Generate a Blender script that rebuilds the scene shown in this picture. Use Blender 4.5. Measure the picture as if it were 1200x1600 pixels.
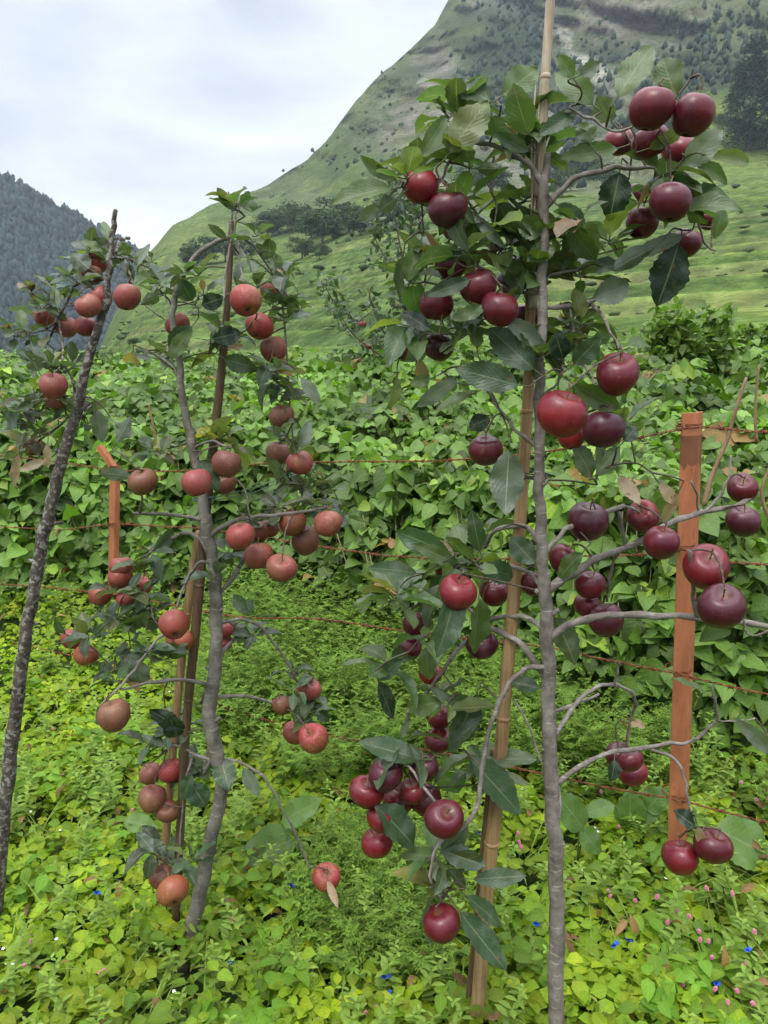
import bpy, bmesh, math, random
import numpy as np
from mathutils import Vector, Matrix, Quaternion
R = math.radians
random.seed(7); rng = np.random.default_rng(11)
for o in list(bpy.data.objects): bpy.data.objects.remove(o)
scene = bpy.context.scene
COL = scene.collection
# ------------------------------------------------------------ camera
CAMZ = 1.55; PITCH = R(11.2); F = 1209.0
cam = bpy.data.cameras.new('camera'); camo = bpy.data.objects.new('camera', cam); COL.objects.link(camo)
cam.sensor_fit = 'VERTICAL'; cam.sensor_height = 24.0; cam.lens = 12.0/(800.0/F)
camo.location = (0, 0, CAMZ); camo.rotation_euler = (R(90)-PITCH, 0, 0)
cam.clip_start = 0.05; cam.clip_end = 12000
scene.camera = camo
scene.render.resolution_x = 768; scene.render.resolution_y = 1024
# ------------------------------------------------------------ world + sun + exposure
SUN_EL = R(58); SUN_AZ = R(205)          # azimuth measured clockwise from +Y (view direction)
scene.view_settings.view_transform = 'Standard'; scene.view_settings.look = 'None'
scene.view_settings.exposure = 0.72; scene.view_settings.gamma = 1.0
w = bpy.data.worlds.new('World'); scene.world = w; w.use_nodes = True
def sky_world():
    nt = w.node_tree; nt.nodes.clear(); N = nt.nodes.new; L = nt.links.new
    out = N('ShaderNodeOutputWorld'); bg = N('ShaderNodeBackground'); L(bg.outputs[0], out.inputs[0])
    sky = N('ShaderNodeTexSky'); sky.sky_type = 'NISHITA'; sky.sun_disc = False
    sky.sun_elevation = SUN_EL; sky.sun_rotation = SUN_AZ
    tc = N('ShaderNodeTexCoord')
    sep = N('ShaderNodeSeparateXYZ'); L(tc.outputs['Generated'], sep.inputs[0])
    mp = N('ShaderNodeMapping'); mp.inputs['Scale'].default_value = (1.0, 1.0, 2.4); L(tc.outputs['Generated'], mp.inputs[0])
    n1 = N('ShaderNodeTexNoise'); n1.inputs['Scale'].default_value = 2.6; n1.inputs['Detail'].default_value = 7; n1.inputs['Roughness'].default_value = .5
    n1.inputs['Distortion'].default_value = .35; L(mp.outputs[0], n1.inputs['Vector'])
    cr = N('ShaderNodeValToRGB'); L(n1.outputs['Fac'], cr.inputs[0])
    e = cr.color_ramp.elements; e[0].position = .38; e[0].color = (.34, .35, .39, 1); e[1].position = .63; e[1].color = (.66, .66, .68, 1)
    m = e = cr.color_ramp.elements.new(.5); m.color = (.485, .495, .535, 1)
    # brighter low opening above the valley (thin cloud near the horizon)
    el = N('ShaderNodeMapRange'); el.inputs[1].default_value = .12; el.inputs[2].default_value = .32; el.inputs[3].default_value = 1.22; el.inputs[4].default_value = .98; L(sep.outputs[2], el.inputs[0])
    # overcast skies brighten towards the zenith
    ze = N('ShaderNodeMapRange'); ze.inputs[1].default_value = .42; ze.inputs[2].default_value = .9; ze.inputs[3].default_value = 1.0; ze.inputs[4].default_value = 5.7; L(sep.outputs[2], ze.inputs[0])
    mu = N('ShaderNodeMath'); mu.operation = 'MULTIPLY'; L(el.outputs[0], mu.inputs[0]); L(ze.outputs[0], mu.inputs[1])
    sc = N('ShaderNodeVectorMath'); sc.operation = 'SCALE'; L(cr.outputs[0], sc.inputs[0]); L(mu.outputs[0], sc.inputs['Scale'])
    # clouds as radiance in the sky texture's units (background strength 0.1)
    s2 = N('ShaderNodeVectorMath'); s2.operation = 'SCALE'; s2.inputs['Scale'].default_value = 10.0; L(sc.outputs[0], s2.inputs[0])
    mix = N('ShaderNodeMix'); mix.data_type = 'RGBA'; mix.inputs[0].default_value = .94
    L(sky.outputs[0], mix.inputs[6]); L(s2.outputs[0], mix.inputs[7]); L(mix.outputs[2], bg.inputs[0]); bg.inputs[1].default_value = .1
sky_world()
sl = bpy.data.lights.new('sun', 'SUN'); sl.energy = 1.5; sl.angle = R(18); sl.color = (1, .94, .84)
so = bpy.data.objects.new('sun', sl); COL.objects.link(so)
sd = Vector((math.sin(SUN_AZ)*math.cos(SUN_EL), math.cos(SUN_AZ)*math.cos(SUN_EL), math.sin(SUN_EL)))
so.rotation_euler = sd.to_track_quat('Z', 'Y').to_euler()
# ------------------------------------------------------------ projection helper: photo pixel + forward distance -> place in the valley
cp, sp_ = math.cos(PITCH), math.sin(PITCH)
def at(px, py, D):
    px = np.asarray(px, float); py = np.asarray(py, float); D = np.asarray(D, float)
    u = (px-600)/F; v = (800-py)/F
    t = D/(cp+v*sp_)
    return np.stack(np.broadcast_arrays(t*u, D, CAMZ+t*(-sp_+v*cp)), -1)
def depth_scale(py, D): return D/(cp+(800-py)/F*sp_)/F     # metres per photo pixel there
# ------------------------------------------------------------ noise (vectorised)
def _h(ix, iy, s):
    n = (ix.astype(np.int64)*374761393+iy.astype(np.int64)*668265263+s*974634777) & 0xffffffff
    n = ((n ^ (n >> 13))*1274126177) & 0xffffffff
    return ((n ^ (n >> 16)) & 0xffff)/65535.0
def vn(x, y, s=0):
    x = np.asarray(x, float); y = np.asarray(y, float)
    ix = np.floor(x); iy = np.floor(y); fx = x-ix; fy = y-iy
    fx = fx*fx*(3-2*fx); fy = fy*fy*(3-2*fy)
    a = _h(ix, iy, s); b = _h(ix+1, iy, s); c = _h(ix, iy+1, s); d = _h(ix+1, iy+1, s)
    return a+(b-a)*fx+(c-a)*fy+(a-b-c+d)*fx*fy
def fbm(x, y, o=4, s=0, g=.5):
    r = 0; a = 1; t = 0
    for k in range(o):
        r = r+a*vn(x*2**k+k*17.3, y*2**k+k*9.1, s+k); t += a; a *= g
    return r/t
def ridged(x, y, o=4, s=0):
    r = 0; a = 1; t = 0
    for k in range(o):
        r = r+a*(1-np.abs(2*vn(x*2**k+k*5.3, y*2**k+k*3.1, s+k)-1)); t += a; a *= .5
    return r/t
# ------------------------------------------------------------ object helpers
def tag(o, label=None, cat=None, group=None, kind=None):
    if label: o['label'] = label
    if cat: o['category'] = cat
    if group: o['group'] = group
    if kind: o['kind'] = kind
    return o
def thing(name, loc, label, cat, group=None):
    o = bpy.data.objects.new(name, None); o.empty_display_size = .05; COL.objects.link(o); o.location = loc
    return tag(o, label, cat, group)
def link(name, me, parent=None, loc=None):
    o = bpy.data.objects.new(name, me); COL.objects.link(o)
    if parent: o.parent = parent
    if loc is not None: o.location = loc
    return o
def np_mesh(name, V, quads, mat, col=None, uv=None, smooth=True, tris=False):
    me = bpy.data.meshes.new(name); V = np.asarray(V, np.float32).reshape(-1, 3); k = 3 if tris else 4
    quads = np.asarray(quads, np.int32).reshape(-1, k)
    me.vertices.add(len(V)); me.vertices.foreach_set('co', V.ravel())
    me.loops.add(quads.size); me.loops.foreach_set('vertex_index', quads.ravel())
    me.polygons.add(len(quads)); me.polygons.foreach_set('loop_start', np.arange(0, quads.size, k, dtype=np.int32))
    me.polygons.foreach_set('loop_total', np.full(len(quads), k, np.int32))
    me.polygons.foreach_set('use_smooth', np.full(len(quads), smooth, bool))
    if col is not None:
        c = np.ones((len(V), 4), np.float32); c[:, :3] = np.asarray(col).reshape(-1, 3)
        a = me.color_attributes.new('col', 'FLOAT_COLOR', 'POINT'); a.data.foreach_set('color', c.ravel())
    if uv is not None:
        u = me.uv_layers.new(name='uv'); uvv = np.asarray(uv, np.float32).reshape(-1, 2)[quads.ravel()]
        u.data.foreach_set('uv', uvv.ravel())
    me.update(calc_edges=True); me.validate(clean_customdata=False)
    if mat: me.materials.append(mat)
    return me
# ------------------------------------------------------------ materials
class NT:
    def __init__(s, name):
        s.m = bpy.data.materials.new(name); s.m.use_nodes = True; s.t = s.m.node_tree; s.t.nodes.clear()
        s.out = s.n('ShaderNodeOutputMaterial')
    def n(s, ty, **kw):
        x = s.t.nodes.new(ty)
        for k, v in kw.items(): setattr(x, k, v)
        return x
    def l(s, a, b): s.t.links.new(a, b)
    def noise(s, vec, scale, detail=4, rough=.55, dist=0):
        x = s.n('ShaderNodeTexNoise'); x.inputs['Scale'].default_value = scale; x.inputs['Detail'].default_value = detail
        x.inputs['Roughness'].default_value = rough; x.inputs['Distortion'].default_value = dist
        if vec: s.l(vec, x.inputs['Vector'])
        return x.outputs['Fac']
    def ramp(s, fac, stops):
        x = s.n('ShaderNodeValToRGB'); s.l(fac, x.inputs[0]); e = x.color_ramp.elements
        while len(e) < len(stops): e.new(.5)
        for q, (p, c) in zip(e, stops): q.position = p; q.color = (*c, 1) if len(c) == 3 else c
        return x.outputs[0]
    def mix(s, fac, a, b, mode='MIX'):
        x = s.n('ShaderNodeMix', data_type='RGBA', blend_type=mode)
        for i, v in ((0, fac), (6, a), (7, b)):
            if isinstance(v, (int, float)): x.inputs[i].default_value = v
            elif isinstance(v, tuple): x.inputs[i].default_value = (*v, 1) if len(v) == 3 else v
            else: s.l(v, x.inputs[i])
        return x.outputs[2]
    def math(s, op, a, b=None, c=None):
        x = s.n('ShaderNodeMath', operation=op)
        for i, v in enumerate((a, b, c)):
            if v is None: continue
            if isinstance(v, (int, float)): x.inputs[i].default_value = v
            else: s.l(v, x.inputs[i])
        return x.outputs[0]
    def map(s, vec, scale):
        x = s.n('ShaderNodeMapping'); x.inputs['Scale'].default_value = scale; s.l(vec, x.inputs[0]); return x.outputs[0]
    def bump(s, h, strength, dist=.01):
        x = s.n('ShaderNodeBump'); x.inputs['Strength'].default_value = strength; x.inputs['Distance'].default_value = dist; s.l(h, x.inputs['Height']); return x.outputs[0]
    def bsdf(s, col, rough=.6, normal=None, spec=.5, coat=0, link=True):
        x = s.n('ShaderNodeBsdfPrincipled')
        if isinstance(col, tuple): x.inputs['Base Color'].default_value = (*col, 1)
        else: s.l(col, x.inputs['Base Color'])
        if isinstance(rough, (int, float)): x.inputs['Roughness'].default_value = rough
        else: s.l(rough, x.inputs['Roughness'])
        x.inputs['Specular IOR Level'].default_value = spec; x.inputs['Coat Weight'].default_value = coat; x.inputs['Coat Roughness'].default_value = .25
        if normal: s.l(normal, x.inputs['Normal'])
        if link: s.l(x.outputs[0], s.out.inputs[0])
        return x
def leaf_material(name, rough=.42, trans=.28, under=(1.5, 1.35, 1.7), hero=False, spec=.5, tl=(1.25, 1.5, .5), soft=False):
    t = NT(name); at_ = t.n('ShaderNodeAttribute', attribute_name='col'); base = at_.outputs['Color']
    tc = t.n('ShaderNodeTexCoord'); nrm = None
    geo = t.n('ShaderNodeNewGeometry')
    if hero:
        uv = t.n('ShaderNodeUVMap', uv_map='uv'); sep = t.n('ShaderNodeSeparateXYZ'); t.l(uv.outputs[0], sep.inputs[0])
        a = t.math('ABSOLUTE', t.math('SUBTRACT', sep.outputs[1], .5))          # 0 at midrib .. .5 at edge
        mid = t.math('LESS_THAN', a, .022)
        ph = t.math('SUBTRACT', t.math('MULTIPLY', sep.outputs[0], 62.0), t.math('MULTIPLY', a, 46.0))
        vs = t.math('SINE', ph); vein = t.math('SMOOTH_MAX', t.math('SUBTRACT', vs, .86), 0.0, .02); vein = t.math('MULTIPLY', vein, 5.0)
        base = t.mix(t.math('MULTIPLY', t.math('MINIMUM', vein, 1.0), .08), base, (.16, .22, .09))
        base = t.mix(t.math('MULTIPLY', mid, .55), base, (.22, .26, .12))
        nz = t.noise(tc.outputs['Object'], 38, 3)
        base = t.mix(t.math('MULTIPLY', nz, .5), base, t.mix(1.0, base, (.55, .66, .7), 'MULTIPLY'))
        sp = t.noise(tc.outputs['Object'], 75, 2, .5); spot = t.math('GREATER_THAN', sp, .70)
        base = t.mix(t.math('MULTIPLY', spot, .75), base, (.16, .07, .025))
        dust = t.noise(tc.outputs['Object'], 22, 4, .6); base = t.mix(t.ramp(dust, [(.5, (0, 0, 0)), (.72, (.4, .4, .4))]), base, (.20, .23, .19))
        hh = t.math('ADD', t.math('MULTIPLY', vs, -.09), t.math('MULTIPLY', nz, 2.4)); nrm = t.bump(hh, .4, .003)
    if soft:
        uv = t.n('ShaderNodeUVMap', uv_map='uv'); sep = t.n('ShaderNodeSeparateXYZ'); t.l(uv.outputs[0], sep.inputs[0])
        a = t.math('ABSOLUTE', t.math('SUBTRACT', sep.outputs[1], .5)); mid = t.math('LESS_THAN', a, .03)
        vs = t.math('SINE', t.math('SUBTRACT', t.math('MULTIPLY', sep.outputs[0], 34.0), t.math('MULTIPLY', a, 26.0))); vv = t.math('GREATER_THAN', vs, .9)
        nz = t.noise(tc.outputs['Object'], 30, 4, .6)
        base = t.mix(t.ramp(nz, [(.35, (0, 0, 0)), (.7, (.55, .55, .55))]), base, t.mix(1.0, base, (1.35, 1.15, .9), 'MULTIPLY'))
        base = t.mix(t.math('MULTIPLY', t.math('MAXIMUM', mid, t.math('MULTIPLY', vv, .5)), .35), base, t.mix(1.0, base, (1.9, 1.6, 1.6), 'MULTIPLY'))
        sp = t.noise(tc.outputs['Object'], 60, 2, .5); base = t.mix(t.math('MULTIPLY', t.math('GREATER_THAN', sp, .72), .8), base, (.13, .09, .03))
        nrm = t.bump(t.math('ADD', t.math('MULTIPLY', vs, -.15), t.math('MULTIPLY', nz, 2.2)), .45, .004)
    base = t.mix(geo.outputs['Backfacing'], base, t.mix(1.0, base, under, 'MULTIPLY'))
    b = t.bsdf(base, rough, nrm, spec, link=False)
    tr = t.n('ShaderNodeBsdfTranslucent'); t.l(t.mix(1.0, base, tl, 'MULTIPLY'), tr.inputs[0])
    mx = t.n('ShaderNodeMixShader'); mx.inputs[0].default_value = trans; t.l(b.outputs[0], mx.inputs[1]); t.l(tr.outputs[0], mx.inputs[2]); t.l(mx.outputs[0], t.out.inputs[0])
    return t.m
M = {}
M['apple_leaf'] = leaf_material('apple leaf', .43, .30, (1.55, 1.45, 1.7), hero=True)
M['ground_leaf'] = leaf_material('ground cover leaf', .55, .34, (1.15, 1.1, 1.1), spec=.22, soft=True)
M['bean_leaf'] = leaf_material('bean leaf', .5, .30, (1.25, 1.2, 1.3), spec=.35, soft=True)
M['far_leaf'] = leaf_material('far foliage', .7, .15, (1, 1, 1), spec=.2)
def bark(name, c1, c2, c3, lichen=.0, sc=1.0):
    t = NT(name); tc = t.n('ShaderNodeTexCoord'); o = tc.outputs['Object']
    n1 = t.noise(o, 26*sc, 6, .65); n2 = t.noise(t.map(o, (60, 60, 14)), sc, 4, .6); ln = t.noise(t.map(o, (24, 24, 160)), 1.0, 2, .5)
    col = t.ramp(n1, [(.3, c1), (.52, c2), (.72, c3)])
    col = t.mix(t.ramp(ln, [(.62, (0, 0, 0)), (.68, (.5, .5, .5))]), col, tuple(min(1, x*1.5) for x in c3))
    if lichen:
        lc = t.noise(o, 70, 5, .65); col = t.mix(t.ramp(lc, [(.56-.1*lichen, (0, 0, 0)), (.62-.1*lichen, (.75, .75, .75))]), col, (.30, .30, .26))
        l2 = t.noise(o, 15, 3, .6); col = t.mix(t.ramp(l2, [(.58, (0, 0, 0)), (.68, (.6, .6, .6))]), col, (.04, .03, .025))
    bg = t.noise(o, 8*sc, 4, .65); col = t.mix(t.ramp(bg, [(.46, (0, 0, 0)), (.66, (.65, .65, .65))]), col, t.mix(1.0, col, (.42, .40, .36), 'MULTIPLY'))
    h = t.math('ADD', n1, n2); t.bsdf(col, .8, t.bump(h, .9, .006), .25); return t.m
M['bark'] = bark('apple bark grey', (.10, .085, .07), (.20, .175, .15), (.30, .275, .245))
M['bark_mid'] = bark('apple bark brown grey', (.085, .075, .06), (.165, .15, .125), (.25, .23, .20))
M['bark_lichen'] = bark('old bark with lichen', (.035, .028, .022), (.075, .06, .05), (.14, .115, .095), lichen=.45)
M['twig'] = bark('twig bark', (.05, .035, .025), (.11, .08, .055), (.18, .14, .10), sc=3)
def bamboo(name, a, b, c):
    t = NT(name); tc = t.n('ShaderNodeTexCoord'); o = tc.outputs['Object']
    st = t.noise(t.map(o, (160, 160, 5)), 1.0, 4, .6); bl = t.noise(o, 9, 4)
    col = t.ramp(st, [(.3, a), (.55, b), (.75, c)]); col = t.mix(t.ramp(bl, [(.5, (0, 0, 0)), (.7, (.6, .6, .6))]), col, tuple(x*.45 for x in a))
    t.bsdf(col, .55, t.bump(st, .4, .002), .35); return t.m
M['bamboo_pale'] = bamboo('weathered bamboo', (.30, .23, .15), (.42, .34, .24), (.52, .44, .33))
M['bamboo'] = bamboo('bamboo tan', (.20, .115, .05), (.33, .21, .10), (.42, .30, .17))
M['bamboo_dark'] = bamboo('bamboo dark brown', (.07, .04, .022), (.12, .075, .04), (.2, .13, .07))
M['dry'] = bamboo('dry stalk', (.16, .09, .045), (.24, .15, .08), (.3, .2, .12))
def rust():
    t = NT('rusted wire'); tc = t.n('ShaderNodeTexCoord'); n = t.noise(tc.outputs['Object'], 60, 4)
    t.bsdf(t.ramp(n, [(.3, (.06, .022, .012)), (.55, (.18, .062, .028)), (.75, (.30, .12, .05))]), .8, t.bump(n, .5, .001), .2); return t.m
M['rust'] = rust()
def paint():
    t = NT('brick orange primer paint'); tc = t.n('ShaderNodeTexCoord'); o = tc.outputs['Object']; n = t.noise(t.map(o, (22, 22, 5)), 1.0, 6, .65); st = t.noise(t.map(o, (60, 60, 3)), 1, 4)
    col = t.ramp(n, [(.3, (.22, .08, .034)), (.52, (.36, .125, .052)), (.72, (.43, .175, .085))])
    sep = t.n('ShaderNodeSeparateXYZ'); t.l(o, sep.inputs[0])
    # dark tar stain near the top with runs, scratches lower down
    up = t.n('ShaderNodeMapRange'); up.inputs[1].default_value = 1.36; up.inputs[2].default_value = 1.41; t.l(sep.outputs[2], up.inputs[0]); tp = t.math('LESS_THAN', sep.outputs[2], t.math('ADD', 1.475, t.math('MULTIPLY', n, .02)))
    runs = t.math('GREATER_THAN', t.math('ADD', t.math('MULTIPLY', up.outputs[0], .55), t.math('MULTIPLY', st, .8)), .83)
    col = t.mix(t.math('MULTIPLY', t.math('MULTIPLY', runs, tp), .65), col, (.07, .03, .02))
    sc = t.noise(t.map(o, (90, 90, 22)), 1, 2); col = t.mix(t.ramp(sc, [(.66, (0, 0, 0)), (.7, (.55, .55, .55))]), col, (.13, .05, .03))
    t.bsdf(col, .62, t.bump(n, .15, .004), .35); return t.m
M['paint'] = paint()
def apple_mat(name, under, streak, rough=.34, spk=.35, amount=.35):
    t = NT(name); tc = t.n('ShaderNodeTexCoord'); o = tc.outputs['Object']; oi = t.n('ShaderNodeObjectInfo')
    off = t.n('ShaderNodeVectorMath', operation='ADD'); t.l(o, off.inputs[0]); cmb = t.n('ShaderNodeCombineXYZ'); t.l(t.math('MULTIPLY', oi.outputs['Random'], 9.0), cmb.inputs[0]); t.l(cmb.outputs[0], off.inputs[1])
    v = off.outputs[0]
    col = oi.outputs['Color']
    n1 = t.noise(v, 14, 3, .5); col = t.mix(t.ramp(n1, [(.42, (0, 0, 0)), (.72, (amount,)*3)]), col, under)
    ang = t.noise(t.map(v, (70, 70, 12)), 1.0, 3, .6); col = t.mix(t.ramp(ang, [(.4, (0, 0, 0)), (.75, (.4, .4, .4))]), col, t.mix(1.0, col, streak, 'MULTIPLY'))
    bl = t.noise(v, 26, 4, .6); col = t.mix(t.ramp(bl, [(.5, (0, 0, 0)), (.75, (.12, .12, .12))]), col, (.34, .16, .19))
    scn = t.noise(v, 55, 2, .4); col = t.mix(t.ramp(scn, [(.70, (0, 0, 0)), (.73, (.7, .7, .7))]), col, (.10, .05, .03))
    vo = t.n('ShaderNodeTexVoronoi'); vo.inputs['Scale'].default_value = 210; t.l(v, vo.inputs['Vector'])
    dots = t.ramp(vo.outputs['Distance'], [(.13, (spk,)*3), (.2, (0, 0, 0))]); dots = t.math('MULTIPLY', dots, t.ramp(t.noise(v, 24, 2), [(.42, (0, 0, 0)), (.62, (1, 1, 1))])); col = t.mix(dots, col, (.55, .38, .26))
    rs = t.noise(v, 30, 5, .7); col = t.mix(t.ramp(rs, [(.64, (0, 0, 0)), (.72, (spk*1.3,)*3)]), col, (.33, .19, .09))
    sep = t.n('ShaderNodeSeparateXYZ'); t.l(o, sep.inputs[0])
    ra = t.math('SQRT', t.math('ADD', t.math('MULTIPLY', sep.outputs[0], sep.outputs[0]), t.math('MULTIPLY', sep.outputs[1], sep.outputs[1])))
    cav = t.n('ShaderNodeMapRange'); cav.inputs[1].default_value = .004; cav.inputs[2].default_value = .011; cav.inputs[3].default_value = 1; cav.inputs[4].default_value = 0; t.l(ra, cav.inputs[0])
    col = t.mix(t.math('MULTIPLY', cav.outputs[0], .6), col, (.14, .075, .03))
    blo = t.noise(v, 22, 4, .6)
    rg = t.n('ShaderNodeMapRange'); rg.inputs[3].default_value = rough-.06; rg.inputs[4].default_value = rough+.2; t.l(blo, rg.inputs[0])
    t.bsdf(col, rg.outputs[0], t.bump(t.noise(v, 45, 3), .12, .002), .42, .04); return t.m
M['apple_dark'] = apple_mat('dark red apple skin', (.055, .007, .018), (.45, .3, .45), .29, .14, .85)
M['apple_pink'] = apple_mat('speckled red apple skin', (.19, .12, .04), (.45, .25, .25), .42, .75, .6)
t = NT('dry calyx'); t.bsdf((.045, .025, .015), .9); M['calyx'] = t.m
t = NT('apple stalk'); t.bsdf((.16, .10, .05), .7); M['stalk'] = t.m
def plain(name, c, rough=.6, spec=.3):
    t = NT(name); tc = t.n('ShaderNodeTexCoord'); n = t.noise(tc.outputs['Object'], 30, 3); t.bsdf(t.mix(n, tuple(x*.8 for x in c), tuple(min(1, x*1.15) for x in c)), rough, None, spec); return t.m
M['stem_green'] = plain('green stem', (.10, .16, .04)); M['stem_pale'] = plain('pale stem', (.26, .22, .12))
M['pink'] = plain('pink petals', (.62, .20, .30)); M['blue'] = plain('blue petals', (.02, .09, .62)); M['white'] = plain('white petals', (.75, .75, .70)); M['yellow'] = plain('yellow petals', (.75, .5, .03))
M['tarp'] = plain('bright blue plastic', (.05, .22, .62), .4); M['wire_green'] = plain('dull green tie wire', (.06, .11, .10), .45)
M['tie'] = plain('dark tie wire', (.03, .03, .03), .5)
# ------------------------------------------------------------ geometry builders
def smooth_path(P, n=6):
    P = np.asarray(P, float); Q = np.vstack([2*P[0]-P[1], P, 2*P[-1]-P[-2]]); out = []
    for i in range(1, len(Q)-2):
        for k in range(n):
            t = k/n; a, b, c, d = Q[i-1], Q[i], Q[i+1], Q[i+2]
            out.append(.5*((2*b)+(-a+c)*t+(2*a-5*b+4*c-d)*t*t+(-a+3*b-3*c+d)*t**3))
    out.append(Q[-2]); return np.array(out)
def tube_arrays(P, rad, sides=8, jitter=0.0, seed=0):
    P = np.asarray(P, float); n = len(P); rad = np.asarray(rad, float)*np.ones(n)
    T = np.gradient(P, axis=0); T /= np.linalg.norm(T, axis=1)[:, None]+1e-9
    up = np.array([0, 0, 1.0]) if abs(T[0][2]) < .9 else np.array([1.0, 0, 0])
    N_ = np.cross(T[0], up); N_ /= np.linalg.norm(N_); V = []; a = np.arange(sides)*2*math.pi/sides
    for i in range(n):
        N_ = N_-T[i]*np.dot(N_, T[i]); N_ /= np.linalg.norm(N_)+1e-9; B = np.cross(T[i], N_)
        rr = rad[i]*(1+jitter*(vn(a*1.3+3, np.full(sides, i*.45), seed)-.5)*2)
        V.append(P[i]+np.outer(np.cos(a)*rr, N_)+np.outer(np.sin(a)*rr, B))
    V = np.vstack(V); Q = []
    for i in range(n-1):
        for k in range(sides):
            k2 = (k+1) % sides; Q.append((i*sides+k, i*sides+k2, (i+1)*sides+k2, (i+1)*sides+k))
    c0 = len(V); V = np.vstack([V, P[:1]-T[0]*rad[0]*.3, P[-1:]+T[-1]*rad[-1]*.5])
    for k in range(sides):
        k2 = (k+1) % sides; Q.append((c0, k2, k, c0)); Q.append((c0+1, (n-1)*sides+k, (n-1)*sides+k2, c0+1))
    return V, Q
def merge(parts):
    V = []; Q = []; o = 0
    for v, q in parts: V.append(v); Q += [tuple(x+o for x in f) for f in q]; o += len(v)
    return np.vstack(V), Q
def poly_mesh(name, V, faces, mat, smooth=True):
    me = bpy.data.meshes.new(name); fs = []
    for f in faces:
        g = []
        for i in f:
            if i not in g: g.append(int(i))
        if len(g) > 2: fs.append(g)
    me.from_pydata([tuple(map(float, v)) for v in V], [], fs); me.update()
    if smooth:
        for p in me.polygons: p.use_smooth = True
    me.materials.append(mat); return me
def tube(name, P, rad, mat, parent, sides=8, jitter=0.0, seed=0):
    V, Q = tube_arrays(P, rad, sides, jitter, seed)
    off = np.array(parent.location) if parent is not None else np.zeros(3)
    return link(name, poly_mesh(name, V-off, Q, mat), parent)
# leaves: vectorised batches
def norm(a): return a/(np.linalg.norm(a, axis=-1, keepdims=True)+1e-9)
class Leaves:
    def __init__(s): s.V = []; s.Q = []; s.C = []; s.U = []; s.n = 0
    def add(s, P, D, Nn, L, W, col, nu=5, nv=3, shape='ovate', fold=.18, curl=.25, wave=.0, serr=0.0, colvar=.0, twist=0.0):
        P = np.asarray(P, float).reshape(-1, 3); n = len(P)
        if not n: return
        D = norm(np.broadcast_to(D, (n, 3)).astype(float)); Nn = np.broadcast_to(Nn, (n, 3)).astype(float)
        Nn = norm(Nn-D*(Nn*D).sum(1)[:, None]); S = np.cross(D, Nn)
        L = np.broadcast_to(np.asarray(L, float), (n,)); W = np.broadcast_to(np.asarray(W, float), (n,))
        fold = np.broadcast_to(np.asarray(fold, float), (n,)); curl = np.broadcast_to(np.asarray(curl, float), (n,))
        t = np.linspace(0, 1, nu); sv = np.linspace(-1, 1, nv)
        if shape == 'ovate': w = np.sin(math.pi*np.clip(t, 0, 1)**.78)**.8
        elif shape == 'heart': w = np.where(t < .28, (t/.28)**.5, np.clip((1-t)/.72, 0, 1)**.8)*1.0; w[0] = .25
        elif shape == 'bean': w = np.interp(t, [0, .06, .17, .34, .5, .67, .84, 1], [.3, .72, .96, 1.0, .88, .66, .36, .03])
        elif shape == 'round': w = np.sin(math.pi*t**1.15)**.6
        elif shape == 'ellip': w = np.sin(math.pi*t**.92)**.75
        else: w = np.sin(math.pi*t)**.9
        w = np.clip(w, .02, 1)
        T, SS = np.meshgrid(t, sv, indexing='ij'); Wm = np.repeat(w[:, None], nv, 1)
        T = T.ravel(); SS = SS.ravel(); Wm = Wm.ravel(); K = len(T)
        ph = rng.random(n)*6.28
        wid = (W/2)[:, None]*Wm*SS
        if serr: wid = wid*(1+serr*(np.abs(SS) > .9)*np.where(np.arange(K)//nv % 2 == 0, 1, -1)*1.0)[None, :]
        ht = (fold*W)[:, None]*np.abs(SS)*Wm - (curl*L)[:, None]*T**2
        if np.any(wave): ht = ht+(np.broadcast_to(wave, (n,))*W)[:, None]*np.abs(SS)**1.5*np.sin(T*15+ph[:, None]+np.sign(SS)*1.3)
        X = P[:, None, :]+D[:, None, :]*(L[:, None]*T*(1-.25*curl[:, None]*T))[..., None]+S[:, None, :]*wid[..., None]+Nn[:, None, :]*ht[..., None]
        c = np.broadcast_to(np.asarray(col, float), (n, 3))[:, None, :]*np.ones((1, K, 1))
        if colvar: c = c*(1+colvar*(.6-np.abs(SS))[None, :, None])
        i = np.arange((nu-1)*(nv-1)); r = i//(nv-1); q = i % (nv-1); b = r*nv+q
        Q = np.stack([b, b+1, b+nv+1, b+nv], 1)
        Qn = (Q[None]+(np.arange(n)*K)[:, None, None]+s.n).reshape(-1, 4)
        s.V.append(X.reshape(-1, 3)); s.C.append(c.reshape(-1, 3)); s.Q.append(Qn)
        s.U.append(np.broadcast_to(np.stack([T, SS*.5+.5], 1)[None], (n, K, 2)).reshape(-1, 2)); s.n += n*K
    def tube(s, P, rad, col, sides=4):
        V, Q = tube_arrays(P, rad, sides); Q = np.array([q for q in Q if len(set(q)) == 4]); s.V.append(V); s.Q.append(Q+s.n); s.n += len(V)
        s.C.append(np.tile(np.array(col, float), (len(V), 1))); s.U.append(np.tile([.31, .3], (len(V), 1)))
    def mesh(s, name, mat, off=(0, 0, 0)):
        return np_mesh(name, np.vstack(s.V)-np.array(off), np.vstack(s.Q), mat, np.vstack(s.C), np.vstack(s.U))
def rdir(n): return norm(rng.normal(size=(n, 3)))
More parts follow.
